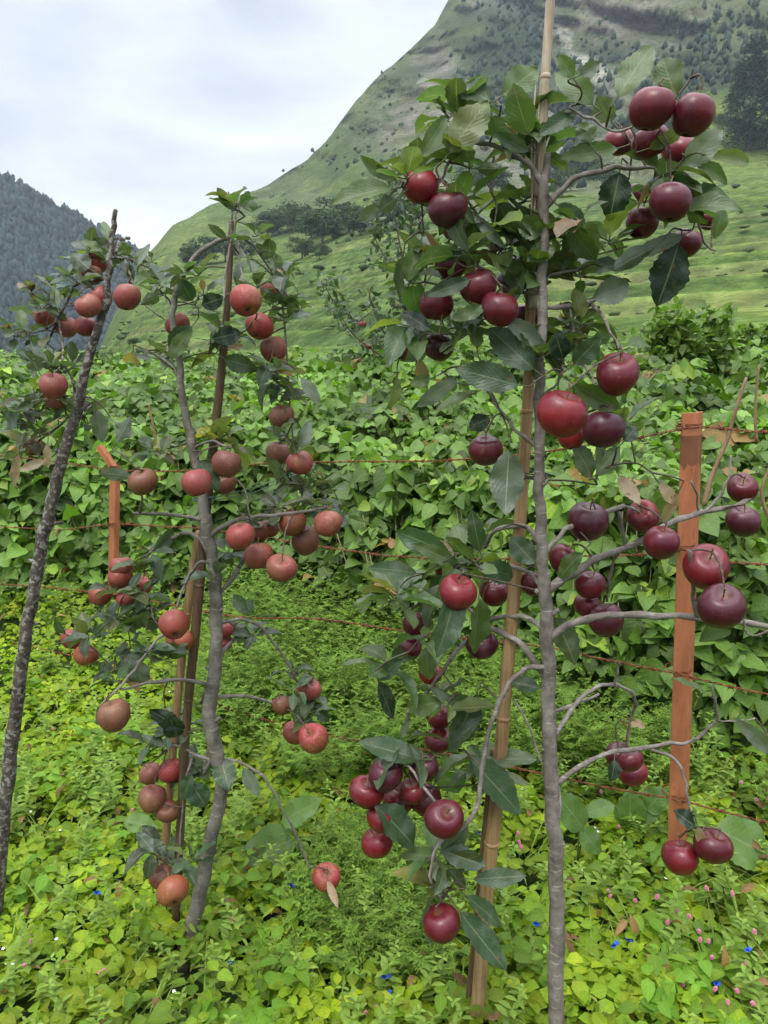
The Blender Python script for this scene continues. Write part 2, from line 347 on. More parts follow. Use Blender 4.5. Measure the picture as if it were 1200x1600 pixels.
# ------------------------------------------------------------ ground
def gz(x, y):
    x = np.asarray(x, float); y = np.asarray(y, float)
    b = np.interp(y, [-30, 0, 1.5, 2.6, 3.4, 4.5, 6, 10, 20, 40, 80], [.4, -.12, -.13, -.15, -.12, .10, .38, .52, .72, .3, -2])
    return b+.06*np.clip(x, -2.2, 2.2)+.03*(fbm(x*1.3+9, y*1.3, 3, 5)-.5)
def ground():
    xs = np.concatenate([-np.geomspace(80, 3.2, 26), np.linspace(-3, 3, 90), np.geomspace(3.2, 80, 26)])
    ys = np.concatenate([np.linspace(-30, -.2, 12), np.linspace(0, 6, 90), np.geomspace(6.2, 80, 50)])
    X, Y = np.meshgrid(xs, ys, indexing='ij'); Z = gz(X, Y); nx, ny = X.shape
    i, j = np.meshgrid(np.arange(nx-1), np.arange(ny-1), indexing='ij'); b = (i*ny+j).ravel()
    t = NT('soil under weeds'); tc = t.n('ShaderNodeTexCoord'); n = t.noise(tc.outputs['Object'], 9, 6)
    t.bsdf(t.ramp(n, [(.3, (.018, .022, .008)), (.5, (.03, .05, .012)), (.7, (.05, .08, .02))]), .95, t.bump(n, .5, .02), .1)
    me = np_mesh('ground', np.stack([X, Y, Z], -1), np.stack([b, b+ny, b+ny+1, b+1], 1), t.m)
    tag(link('ground', me), kind='structure')
ground()
# ------------------------------------------------------------ mountains (knots along each bearing: photo row + distance)
def loft(name, cols, mat, nx, ny, relief, seed, terr=False, ridge_noise=0.0, colfn=None):
    """cols: list of (px, [(py,D),...] foot -> ridge); every column has the same number of knots"""
    pxs = np.array([c[0] for c in cols], float); K = np.array([c[1] for c in cols], float)      # (m,k,2)
    s = np.linspace(0, 1, K.shape[1]); X = np.linspace(pxs[0], pxs[-1], nx); S = np.linspace(0, 1, ny)
    py = np.empty((nx, ny)); D = np.empty((nx, ny))
    kp = np.stack([np.interp(X, pxs, K[:, k, 0]) for k in range(K.shape[1])], 1); kd = np.stack([np.interp(X, pxs, np.log(K[:, k, 1])) for k in range(K.shape[1])], 1)
    for i in range(nx): py[i] = np.interp(S, s, kp[i]); D[i] = np.exp(np.interp(S, s, kd[i]))
    # soften the knots
    for _ in range(14): D[:, 1:-1] = (D[:, :-2]+2*D[:, 1:-1]+D[:, 2:])/4
    for _ in range(10): D[1:-1] = (D[:-2]+2*D[1:-1]+D[2:])/4
    PX = np.repeat(X[:, None], ny, 1)
    if ridge_noise: py = py-ridge_noise*(fbm(PX/38, PX*0+3, 5, seed+9, .6)-.5)*S[None, :]**3
    P = at(PX, py, D); V = P-np.array([0, 0, CAMZ])
    r = relief(P, PX, py, D); P = V*(1+r)[..., None]+np.array([0, 0, CAMZ])
    C = colfn(P, PX, py, D) if colfn else None
    if terr:
        k = np.clip((330-D)/150, 0, 1)*np.clip((D-40)/30, 0, 1)
        stp = 2.2; zz = P[..., 2]+2.5*(fbm(P[..., 0]/45, P[..., 1]/45, 3, 77)-.5); f = zz/stp; fr = f-np.floor(f)
        P[..., 2] += k*stp*(np.clip((fr-.62)/.38, 0, 1)**1.0*1.0-fr)*.85
    # far side of the ridge
    B = []; 
    for q in (1.06, 1.2, 1.5): 
        b = P[:, -1].copy(); b[:, :2] *= q; b[:, 2] = b[:, 2]-(q-1)*P[:, -1, 1]*.55-2; B.append(b)
    P = np.concatenate([P, np.stack(B, 1)], 1); n2 = P.shape[1]
    if C is not None: C = np.concatenate([C]+[C[:, -1:]]*3, 1)
    i, j = np.meshgrid(np.arange(nx-1), np.arange(n2-1), indexing='ij'); b = (i*n2+j).ravel()
    me = np_mesh(name, P, np.stack([b, b+n2, b+n2+1, b+1], 1), mat, C)
    tag(link(name, me), kind='structure'); return P, PX, py, D
def mtn_mat():
    t = NT('mountain slope'); a = t.n('ShaderNodeAttribute', attribute_name='col').outputs['Color']; tc = t.n('ShaderNodeTexCoord'); o = tc.outputs['Object']
    n1 = t.noise(o, .05, 8, .65); n2 = t.noise(o, .35, 6, .7); n3 = t.noise(t.map(o, (.5, .5, 2.2)), 1.0, 5, .65)
    c = t.mix(1.0, a, t.ramp(n1, [(.3, (.62, .66, .6)), (.5, (1, 1, 1)), (.72, (1.35, 1.3, 1.15))]), 'MULTIPLY')
    c = t.mix(.75, c, t.mix(1.0, c, t.ramp(n2, [(.38, (.42, .5, .42)), (.55, (1.05, 1.05, 1.0)), (.7, (1.7, 1.6, 1.45))]), 'MULTIPLY'))
    c = t.mix(.4, c, t.mix(1.0, c, t.ramp(n3, [(.35, (.6, .65, .6)), (.65, (1.35, 1.35, 1.2))]), 'MULTIPLY'))
    h = t.math('ADD', t.math('MULTIPLY', n1, 6.0), n2); t.bsdf(c, .95, t.bump(h, .6, 2.0), .05); return t.m
MT = mtn_mat()
mt_cols = [(-700, [(592, 40), (588, 90), (584, 160), (580, 250), (577, 300)]),
 (60, [(592, 40), (586, 90), (582, 160), (578, 250), (574, 320)]), (150, [(592, 38), (582, 90), (575, 160), (568, 260), (560, 340)]),
 (172, [(590, 38), (575, 90), (555, 160), (530, 260), (505, 370)]), (200, [(590, 36), (565, 90), (530, 160), (490, 280), (455, 420)]),
 (235, [(588, 36), (560, 90), (510, 170), (450, 300), (392, 470)]), (270, [(588, 35), (555, 90), (500, 170), (430, 300), (352, 500)]),
 (330, [(588, 35), (548, 88), (485, 170), (405, 310), (318, 520)]), (400, [(588, 35), (540, 85), (470, 165), (385, 310), (298, 540)]),
 (480, [(586, 34), (525, 80), (450, 160), (355, 320), (248, 560)]), (515, [(586, 34), (520, 80), (440, 158), (340, 330), (212, 580)]),
 (560, [(584, 34), (510, 78), (425, 155), (320, 335), (152, 620)]), (600, [(582, 33), (505, 76), (415, 152), (310, 340), (108, 650)]),
 (640, [(580, 33), (500, 75), (405, 150), (305, 340), (78, 680)]), (680, [(578, 32), (495, 74), (398, 148), (300, 340), (38, 700)]),
 (702, [(577, 32), (492, 73), (395, 146), (298, 340), (-4, 720)]), (760, [(575, 32), (488, 72), (390, 144), (295, 340), (-70, 760)]),
 (900, [(565, 31), (480, 68), (378, 135), (290, 330), (-190, 860)]), (1050, [(552, 30), (470, 64), (365, 125), (278, 310), (-300, 960)]),
 (1200, [(540, 29), (460, 60), (350, 115), (255, 300), (-380, 1050)]), (1900, [(520, 28), (440, 55), (320, 105), (200, 260), (-500, 1200)]), (3800, [(520, 26), (440, 50), (320, 90), (100, 200), (-700, 700)])]
def sig(x): return 1/(1+np.exp(-x))
def mt_relief(P, PX, py, D):
    x, z = P[..., 0], P[..., 2]
    g = ridged((x+z*.75)/120, (z-x*.2)/260, 5, 3)-.6
    g2 = ridged((x+z*.5)/34, z/70, 4, 13)-.6
    k = sig((D-230)/50); k0 = sig((D-45)/10)
    return k*(g*.20+g2*.12)+k0*(1-k)*(fbm(x/14, P[..., 1]/22, 4, 6)-.5)*.06+k0*.012*(fbm(x/5, z/3, 3, 8)-.5)
def mt_col(P, PX, py, D):
    x, y, z = P[..., 0], P[..., 1], P[..., 2]
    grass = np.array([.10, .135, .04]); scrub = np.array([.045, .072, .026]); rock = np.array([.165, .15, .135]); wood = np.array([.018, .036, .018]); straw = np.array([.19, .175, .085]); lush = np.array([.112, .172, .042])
    n = fbm(x/60, z/45, 5, 21); n2 = fbm(x/16, z/10, 5, 31); rg = ridged((x+z*.75)/55, z/90, 5, 41)
    c = grass*np.ones(P.shape)
    def mixc(c, k, q): k = np.clip(k, 0, 1)[..., None]; return c*(1-k)+q*k
    far = sig((D-260)/40)
    c = mixc(c, far*sig((n-.50)*18)*.75, scrub); c = mixc(c, far*sig((rg-.66)*18)*sig((n2-.47)*12)*.5*sig((PX-430)/50), rock*.7); c = c*(1+far*.7*(fbm(x/9, z/6, 4, 71)-.5))[..., None]
    # rocky steep face right of the ridge
    face = sig((PX-np.interp(py, [-200, 0, 100, 200, 300], [760, 712, 640, 578, 640])-14*(n2-.5)*4)/12)*sig((325-py)/22)*sig((1090-PX)/60)
    c = mixc(c, face*.85, np.array([.040, .050, .026]))
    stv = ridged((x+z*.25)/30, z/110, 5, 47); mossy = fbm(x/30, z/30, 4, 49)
    c = mixc(c, face*sig((mossy-.54)*25)*.8, np.array([.095, .12, .04]))
    c = mixc(c, face*sig((stv-.62)*30)*sig((n2-.44)*14)*.85, rock*1.15); c = mixc(c, face*sig((.42-stv)*20)*.6, wood)  # gullies darkened with the wood colour, painted shade to strengthen the relief
    # wooded slopes high on the right
    wd = np.maximum(sig((1-np.hypot((PX-800)/60, (py-50)/95))*6), sig((1-np.hypot((PX-1010)/190, (py-140)/62))*6))
    wd = np.maximum(wd, sig((1-np.hypot((PX-870)/70, (py-190)/90))*6))
    c = mixc(c, wd*sig((n-.36)*14)*.9, wood)
    spur = sig((PX-1092-30*(n2-.5))/10)*sig((py-150+.25*(PX-1100)*-1)/8); 
    # pale scree streaks
    st = sig((1-np.hypot((PX-905-(py-60)*.45)/26, (py-70)/75))*5); c = mixc(c, st*sig((ridged(x/22, z/80, 4, 51)-.66)*25)*.9, np.array([.30, .29, .27]))
    c = mixc(c, spur*far, lush*np.array([1.15, 1.0, .9]))
    # terraces: bands of straw and lush grass
    low = (1-far); zz = z+2.5*(fbm(x/45, y/45, 3, 77)-.5); f = zz/2.2; fr = f-np.floor(f)
    c = mixc(c, low, lush)
    c = mixc(c, low*sig((np.abs(fr-.8)-.15)*-40)*sig((D-50)/10)*(.35+.6*fbm(x/20, z/2, 3, 19)), scrub*.9)
    band = fbm(x/60, np.floor(zz/2.2)*1.7, 3, 91); c = mixc(c, low*sig((band-.56)*30)*.55*np.clip(2.2*fbm(x/13, y/30, 4, 23)-.6, 0, 1), straw)
    c = mixc(c, low*sig((n2-.54)*25)*.6, scrub*1.2); c = c*(1+low*.8*(fbm(x/2.2, y/4, 3, 93)-.5))[..., None]
    return c
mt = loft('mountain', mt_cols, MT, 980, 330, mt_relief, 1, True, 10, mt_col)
lf_cols = [(-900, [(600, 500), (480, 600), (380, 700), (300, 760), (60, 860)]), (-300, [(600, 520), (500, 620), (400, 700), (250, 800), (130, 900)]),
 (0, [(600, 560), (520, 640), (430, 720), (350, 810), (271, 900)]), (60, [(600, 580), (530, 660), (450, 740), (380, 830), (304, 920)]),
 (150, [(600, 620), (550, 700), (490, 780), (430, 860), (356, 950)]), (235, [(600, 660), (560, 740), (510, 820), (460, 900), (402, 980)]),
 (340, [(600, 700), (575, 780), (545, 850), (510, 930), (455, 1020)]), (600, [(600, 760), (590, 820), (580, 900), (570, 980), (560, 1060)])]
lf = loft('forest_hill', lf_cols, MT, 200, 110, lambda P, PX, py, D: (ridged((P[..., 0]+P[..., 2]*.8)/150, P[..., 2]/220, 4, 61)-.6)*.10, 2, False, 4,
          lambda P, PX, py, D: np.array([.018, .036, .022])*np.ones(P.shape)*(.8+.5*fbm(P[..., 0]/50, P[..., 2]/40, 3, 5))[..., None])
# distant crowns as one wood each
ico = bmesh.new(); bmesh.ops.create_icosphere(ico, subdivisions=2, radius=1); ICV = np.array([v.co[:] for v in ico.verts]); ICF = np.array([[v.index for v in f.verts] for f in ico.faces]); ico.free()
ico = bmesh.new(); bmesh.ops.create_icosphere(ico, subdivisions=1, radius=1); IC1V = np.array([v.co[:] for v in ico.verts]); IC1F = np.array([[v.index for v in f.verts] for f in ico.faces]); ico.free()
mt_ref = mt
def crowns(name, P, size, label, cols, tall=1.0):
    n = len(P); cone = (1-.55*np.clip(IC1V[:, 2], -1, 1)*(tall > 1.2))[:, None]*np.array([1, 1, 0])+np.array([0, 0, 1]); b = (IC1V*cone)[None]*(1+.22*rng.normal(size=(n, len(IC1V), 1)).clip(-1.3, 1.3)); sc = size[:, None]*np.stack([np.ones(n), np.ones(n), tall*(.9+.6*rng.random(n))], 1)
    V = P[:, None]+b*sc[:, None]; V[..., 2] += sc[:, None, 2]*(.5 if tall > 1.2 else .15)
    Fc = (IC1F[None]+(np.arange(n)*len(IC1V))[:, None, None]).reshape(-1, 3)
    c = cols[:, None]*np.ones((1, len(IC1V), 1))*(1+.3*(rng.random((n, len(IC1V), 1))-.5))
    tag(link(name, np_mesh(name, V, Fc, M['far_leaf'], c, tris=True, smooth=True)), label, 'forest', kind='stuff')
def pick(S, n, mask):
    P, PX, py, D = S; q = 10 if S is mt_ref else 6; i = rng.integers(0, PX.shape[0], n*q); j = rng.integers(0, PX.shape[1], n*q)
    k = rng.random(n*q) < mask(PX[i, j], py[i, j], D[i, j], P[i, j]); i = i[k][:n]; j = j[k][:n]
    return P[i, j]+np.stack([rng.normal(size=len(i))*2, rng.normal(size=len(i))*2, np.zeros(len(i))], 1), D[i, j]
Pf, Df = pick(lf, 20000, lambda PX, py, D, P: np.ones(len(PX)))
crowns('forest', Pf, 1.7+2.2*rng.random(len(Pf)), 'dark conifer forest covering the far hill on the left', np.array([.010, .027, .023])*(.6+.9*rng.random((len(Pf), 1))), 1.25)
# sparse tall trees on the skyline of the forest hill
def inell(PX, py, e): return max_([np.clip(1.4-np.hypot((PX-a)/c, (py-b)/d), 0, 1) for a, b, c, d in e])
def max_(L):
    r = L[0]
    for q in L[1:]: r = np.maximum(r, q)
    return r
WOODS = [(800, 50, 60, 90), (1010, 140, 190, 62), (870, 190, 70, 90), (1140, 70, 90, 60), (760, 140, 50, 70)]
Pm, Dm = pick(mt, 15000, lambda PX, py, D, P: (D > 300)*(1-sig((PX-1085)/6)*sig((py-140)/6))*inell(PX, py, WOODS)*sig((fbm(P[:, 0]/60, P[:, 2]/45, 5, 21)-.38)*14))
crowns('mountain_wood', Pm, .8+1.2*rng.random(len(Pm)), 'dark patches of woodland high on the mountain face', np.array([.018, .034, .02])*(.5+1.2*rng.random((len(Pm), 1))), 1.5)
Ps, Ds = pick(mt, 2600, lambda PX, py, D, P: (D > 200)*sig((fbm(P[:, 0]/60, P[:, 2]/45, 5, 21)-.57)*25)*(PX < 1300)*np.clip((PX-300)/300, .15, 1))
crowns('mountain_scrub', Ps, .5+1.2*rng.random(len(Ps)), 'scattered scrub bushes on the grassy mountain slope', np.array([.05, .08, .028])*(.6+.9*rng.random((len(Ps), 1))), 1.0)
Pb, Db = pick(mt, 3600, lambda PX, py, D, P: (D > 34)*(D < 260)*sig((fbm(P[:, 0]/16, P[:, 1]/22, 4, 97)-.50)*18)*np.clip(D/140, .15, 1))
crowns('terrace_scrub', Pb, (.10+.75*rng.random(len(Pb))**2.2)*np.clip(Db/90, .5, 1.8), 'low scrub and weeds dotting the green terraces', np.array([.068, .105, .034])*(.55+.9*rng.random((len(Pb), 1))), .38)
# helper: height of the slope under a photo pixel
def on_slope(px, py, S=mt):
    P, PX, pyy, D = S; d = (PX-px)**2+(pyy-py)**2; k = np.unravel_index(np.argmin(d), d.shape); return P[k]
# ------------------------------------------------------------ hillside trees
def leafy_tree_meshes(seed, n=2600, conifer=False):
    r = np.random.default_rng(seed); L = Leaves()
    if not conifer:
        cl = []
        for k in range(26):
            a = r.random()*6.28; h = .28+.62*r.random(); rad = .46*math.sin(math.pi*min(1, (h-.12)/.95))**.6*(.35+.65*r.random()); cl.append((math.cos(a)*rad, math.sin(a)*rad, h, .11+.10*r.random(), .6+.8*r.random()))
        for (x, y, z, q, tone) in cl:
            m = n//26; d = r.normal(size=(m, 3)); d /= np.linalg.norm(d, axis=1)[:, None]; rr = q*r.random((m, 1))**.4
            P = np.array([x, y, z])+d*rr*np.array([1, 1, .75]); N_ = d+.5*r.normal(size=(m, 3))+np.array([0, 0, .4])
            L.add(P, r.normal(size=(m, 3)), N_, .05+.03*r.random(m), .04, np.array([.045, .08, .025])*(tone*(.7+.6*r.random((m, 1)))), 3, 3, 'ellip', .1, .2)
        tr = [tube_arrays(smooth_path([(0, 0, -.03), (.01, 0, .25), (-.01, .01, .5), (0, 0, .8)], 3), np.linspace(.028, .008, 10), 6)]
        for k in range(5):
            a = k*1.3; tr.append(tube_arrays([(0, 0, .25+.08*k), (math.cos(a)*.15, math.sin(a)*.15, .42+.08*k), (math.cos(a)*.28, math.sin(a)*.28, .5+.08*k)], [.012, .008, .003], 5))
    else:
        for k in range(26):
            h = .12+.86*k/26+.01*r.normal(); ln = .21*(1-h)**.6*(.3+1.1*r.random())+.012; nb = 6
            for q in range(nb):
                a = r.random()*6.28; m = 24; t_ = r.random(m)**.7; P = np.stack([math.cos(a)*ln*t_, math.sin(a)*ln*t_, h-.06*t_**1.5+.012*r.normal(size=m)], 1); P[:, :2] += .014*r.normal(size=(m, 2))
                L.add(P, np.array([math.cos(a), math.sin(a), -.5])+.6*r.normal(size=(m, 3)), np.array([0, 0, 1.])+.4*r.normal(size=(m, 3)), .030, .014, np.array([.018, .036, .020])*(.5+1.2*r.random((m, 1))), 3, 3, 'ellip', .1, .2)
        tr = [tube_arrays([(0, 0, -.03), (0, 0, .4), (.004, 0, .98)], [.016, .010, .002], 6)]
    V, Q = merge(tr); return L.mesh('crown', M['far_leaf']), poly_mesh('trunk', V, Q, M['twig'])
LT = [leafy_tree_meshes(s) for s in (1, 2, 3)]; CT = [leafy_tree_meshes(s, conifer=True) for s in (4, 5)]
def hill_tree(px, py, hpx, kind, k, label, group, wide=1.0, name=None):
    P = on_slope(px, py); h = hpx*depth_scale(py, P[1]); r = thing(name or ('hillside_tree' if kind == 'l' else 'conifer_tree'), P, label, 'tree', group)
    c, t_ = (LT if kind == 'l' else CT)[k % (3 if kind == 'l' else 2)]
    link('crown', c, r); link('trunk', t_, r); r.scale = (h*wide, h*wide, h); r.rotation_euler = (0, 0, k*1.7); return r
ROW = [(416, 372, 34), (436, 366, 40), (462, 362, 44), (487, 372, 40), (505, 380, 52), (522, 362, 50), (545, 360, 40), (566, 366, 44), (590, 362, 40), (474, 404, 34), (500, 404, 22), (384, 400, 28), (352, 408, 36), (322, 414, 42), (300, 418, 32), (612, 348, 44), (640, 352, 46)]
ORD = 'leftmost second third fourth fifth sixth seventh eighth ninth tenth eleventh twelfth thirteenth fourteenth fifteenth sixteenth seventeenth eighteenth nineteenth twentieth'.split()
def ordn(k, n): return 'rightmost' if k == n-1 else ('leftmost' if k == 0 else ORD[k]+' from the left')
for k, (x, y, h) in enumerate(sorted(ROW)): hill_tree(x, y, h, 'l', k, ordn(k, len(ROW))+' of the bushy trees along the hillside above the terraces', 'bushy trees along the hillside', 1.5)
hill_tree(1172, 236, 172, 'c', 0, 'tall dark conifer at the right edge of the photo, in front of the other conifer', 'tall conifers on the right slope', 1.25)
hill_tree(1150, 225, 120, 'c', 1, 'shorter dark conifer standing just left of the tallest conifer', 'tall conifers on the right slope', 1.3)
hill_tree(1205, 240, 150, 'c', 1, 'dark conifer cut by the right edge of the photo', 'tall conifers on the right slope', 1.3)
for k, (x, y, h) in enumerate(sorted([(905, 285, 44), (940, 292, 36), (880, 300, 36), (735, 300, 40), (765, 305, 50)])): hill_tree(x, y, h, 'l', k+1, ordn(k, 5)+' of the bushes on the slope seen through the tallest apple tree', 'bushy trees behind the tall apple tree', 1.3)
# ------------------------------------------------------------ ground cover
def cover():
    L = Leaves()
    def field(n, y0, y1, xw=1.0):
        y = y0+(y1-y0)*rng.random(n)**1.15; x = (rng.random(n)*2-1)*(.62*y+.35)*xw; return x, y
    def fenced(x, y): return y < np.interp(x, [-3, -1.3, .8, 3], [5.0, 4.5, 3.0, 2.9])
    # broad little leaves in rosettes
    def species(n, y0, y1, Lm, Wm, shape, h0, col, colv, seedn, thr, nu=4, trif=False, tilt=.45, hvar=.6):
        x, y = field(n, y0, y1); m = fenced(x, y) & (fbm(x*2.3+seedn, y*2.3, 3, seedn) > thr); x, y = x[m], y[m]; n = len(x)
        mound = fbm(x*3.1, y*3.1, 3, 71); z = gz(x, y)+(h0*(.35+1.1*mound))*(1-hvar*rng.random(n)**1.6)
        P = np.stack([x, y, z], 1); az = rng.random(n)*6.283
        N_ = np.stack([tilt*rng.normal(size=n), -.25+tilt*rng.normal(size=n), np.ones(n)], 1)
        tone = (fbm(x*4+5, y*4, 3, 88)-.5)[:, None]*1.1; c = np.array(col)*(1+tone)*(1+colv*(rng.random((n, 3))-.5)*np.array([.55, .4, .8])+colv*(rng.random((n, 1))-.5))
        yl = rng.random((n, 1)) < .08; c = np.where(yl, c*np.array([1.35, 1.2, .9]), c); sz = (.6+.8*rng.random(n))
        if trif:
            for k in range(3):
                a = az+k*2.09; D = np.stack([np.cos(a), np.sin(a), .15*rng.normal(size=n)], 1); L.add(P, D, N_, Lm*sz, Wm*sz, c, nu, 3, shape, .12, .25)
        else:
            D = np.stack([np.cos(az), np.sin(az), .2*rng.normal(size=n)], 1); L.add(P, D, N_, Lm*sz, Wm*sz, c, nu, 3, shape, .14, .3)
            a2 = az+2.6+.8*rng.random(n); D = np.stack([np.cos(a2), np.sin(a2), .2*rng.normal(size=n)], 1); L.add(P+np.array([0, 0, .006]), D, N_+.2*rng.normal(size=(n, 3)), Lm*sz*.9, Wm*sz*.9, c*.95, nu, 3, shape, .14, .3)
    g1 = (.185, .29, .018); g2 = (.225, .325, .02); g3 = (.11, .21, .02)
    species(16000, .75, 4.8, .042, .033, 'round', .15, g1, .35, 1, .36)
    species(13000, .75, 4.8, .027, .026, 'round', .13, g2, .3, 2, .46, trif=True)
    species(6000, .75, 4.8, .050, .030, 'ovate', .20, g3, .4, 3, .46, 5)
    species(4500, .75, 5.0, .034, .010, 'ellip', .20, (.16, .24, .035), .4, 4, .50, 4, tilt=.8)
    # upright sprigs with whorls
    n = 520; x, y = field(n, .9, 4.6); m = fenced(x, y); x, y = x[m], y[m]; n = len(x); hh = (.10+.16*rng.random(n))*np.interp(y, [1, 2, 3.5], [.8, 1.1, 1.5])
    for k in range(9):
        t_ = .3+.7*k/8; z = gz(x, y)+hh*t_+.03; P = np.stack([x+.02*np.sin(k+x*50)*t_, y, z], 1)
        for q in range(3):
            a = k*2.4+q*2.09+x*40; D = np.stack([np.cos(a), np.sin(a), np.full(n, .55)], 1); s_ = (1.25-t_)*.05+.008
            L.add(P, D, np.stack([-np.cos(a)*.5, -np.sin(a)*.5, np.ones(n)], 1), s_, s_*.42, np.array([.17, .27, .05])*(.7+.7*rng.random((n, 1))), 4, 3, 'ellip', .1, .3)
    # grass blades and dead leaves
    n = 2600; x, y = field(n, .9, 4.8); az = rng.random(n)*6.28; z = gz(x, y)+.03
    L.add(np.stack([x, y, z], 1), np.stack([np.cos(az)*.5, np.sin(az)*.5, np.ones(n)], 1), np.stack([-np.cos(az), -np.sin(az), np.full(n, .5)], 1), .14+.13*rng.random(n), .0045, np.array([.17, .26, .05])*(.6+.8*rng.random((n, 1))), 6, 3, 'blade', .1, .5)
    n = 420; x, y = field(n, .9, 4.6); P = np.stack([x, y, gz(x, y)+.10+.07*rng.random(n)], 1)
    L.add(P, rdir(n), rdir(n)+np.array([0, -.4, 1.2]), .035+.03*rng.random(n), .02, np.array([.24, .15, .07])*(.5+.8*rng.random((n, 1))), 6, 3, 'ellip', .3, .5)
    me = L.mesh('ground_cover', M['ground_leaf']); tag(link('ground_cover', me), 'bright yellow green weeds and creeping leaves covering the ground', 'ground cover', kind='stuff')
    # feathery weeds
    L = Leaves(); n = 1900
    x = []; y = []
    while len(x) < n:
        px = rng.random()*900+330; py = 950+rng.random()*(330 if px > 850 else 250)
        if rng.random() < .16: px = 480+rng.random()*190; py = 1330+rng.random()*190
        D = 1.0
        # intersect with the ground roughly
        for D in np.arange(1.2, 4.4, .05):
            if at(px, py, D)[2] < gz(0, D)+.14: break
        x.append(at(px, py, D)[0]+.03*rng.normal()); y.append(D+.06*rng.normal())
    x = np.array(x); y = np.array(y); m = fenced(x, y-.35) & ((fbm(x*3.2, y*2.6, 3, 27) > .47) | (y > 3.1)); x, y = x[m], y[m]; n = len(x)
    hh = np.interp(y, [1.4, 2, 3, 4], [.16, .24, .48, .55])*(.6+.6*rng.random(n)); az = rng.random(n)*6.28; lean = .25+.5*rng.random(n)
    for k in range(12):
        t_ = (k+1)/12; bx = x+np.cos(az)*hh*lean*t_**1.6; by = y+np.sin(az)*hh*lean*t_**1.6; z = gz(x, y)+hh*t_*(1-.25*t_*lean)+.02
        for sgn in (-1, 1):
            a = az+sgn*1.15; dd = np.stack([np.cos(a), np.sin(a), .3*rng.normal(size=n)+.25], 1); s_ = .055*math.sin(math.pi*(t_*.8+.15))+.008
            P = np.stack([bx, by, z], 1); c = np.array([.13, .225, .034])*(.5+.9*rng.random((n, 1)))
            L.add(P, dd, np.array([0, -.2, 1.])+.3*rng.normal(size=(n, 3)), s_, s_*.16, c, 3, 3, 'ellip', .1, .2)
            for f in (.35, .6, .85):
                for s2 in (-1, 1):
                    a2 = a+s2*.7; d2 = np.stack([np.cos(a2), np.sin(a2), .2+.3*rng.normal(size=n)], 1)
                    L.add(P+norm(dd)*s_*f, d2, np.array([0, -.2, 1.])+.3*rng.normal(size=(n, 3)), s_*.42, s_*.12, c*1.1, 3, 2, 'ellip', .1, .2)
    tag(link('feathery_weeds', L.mesh('feathery_weeds', M['ground_leaf'])), 'dark green feathery weeds growing thick along the wire fence', 'weeds', kind='stuff')
cover()
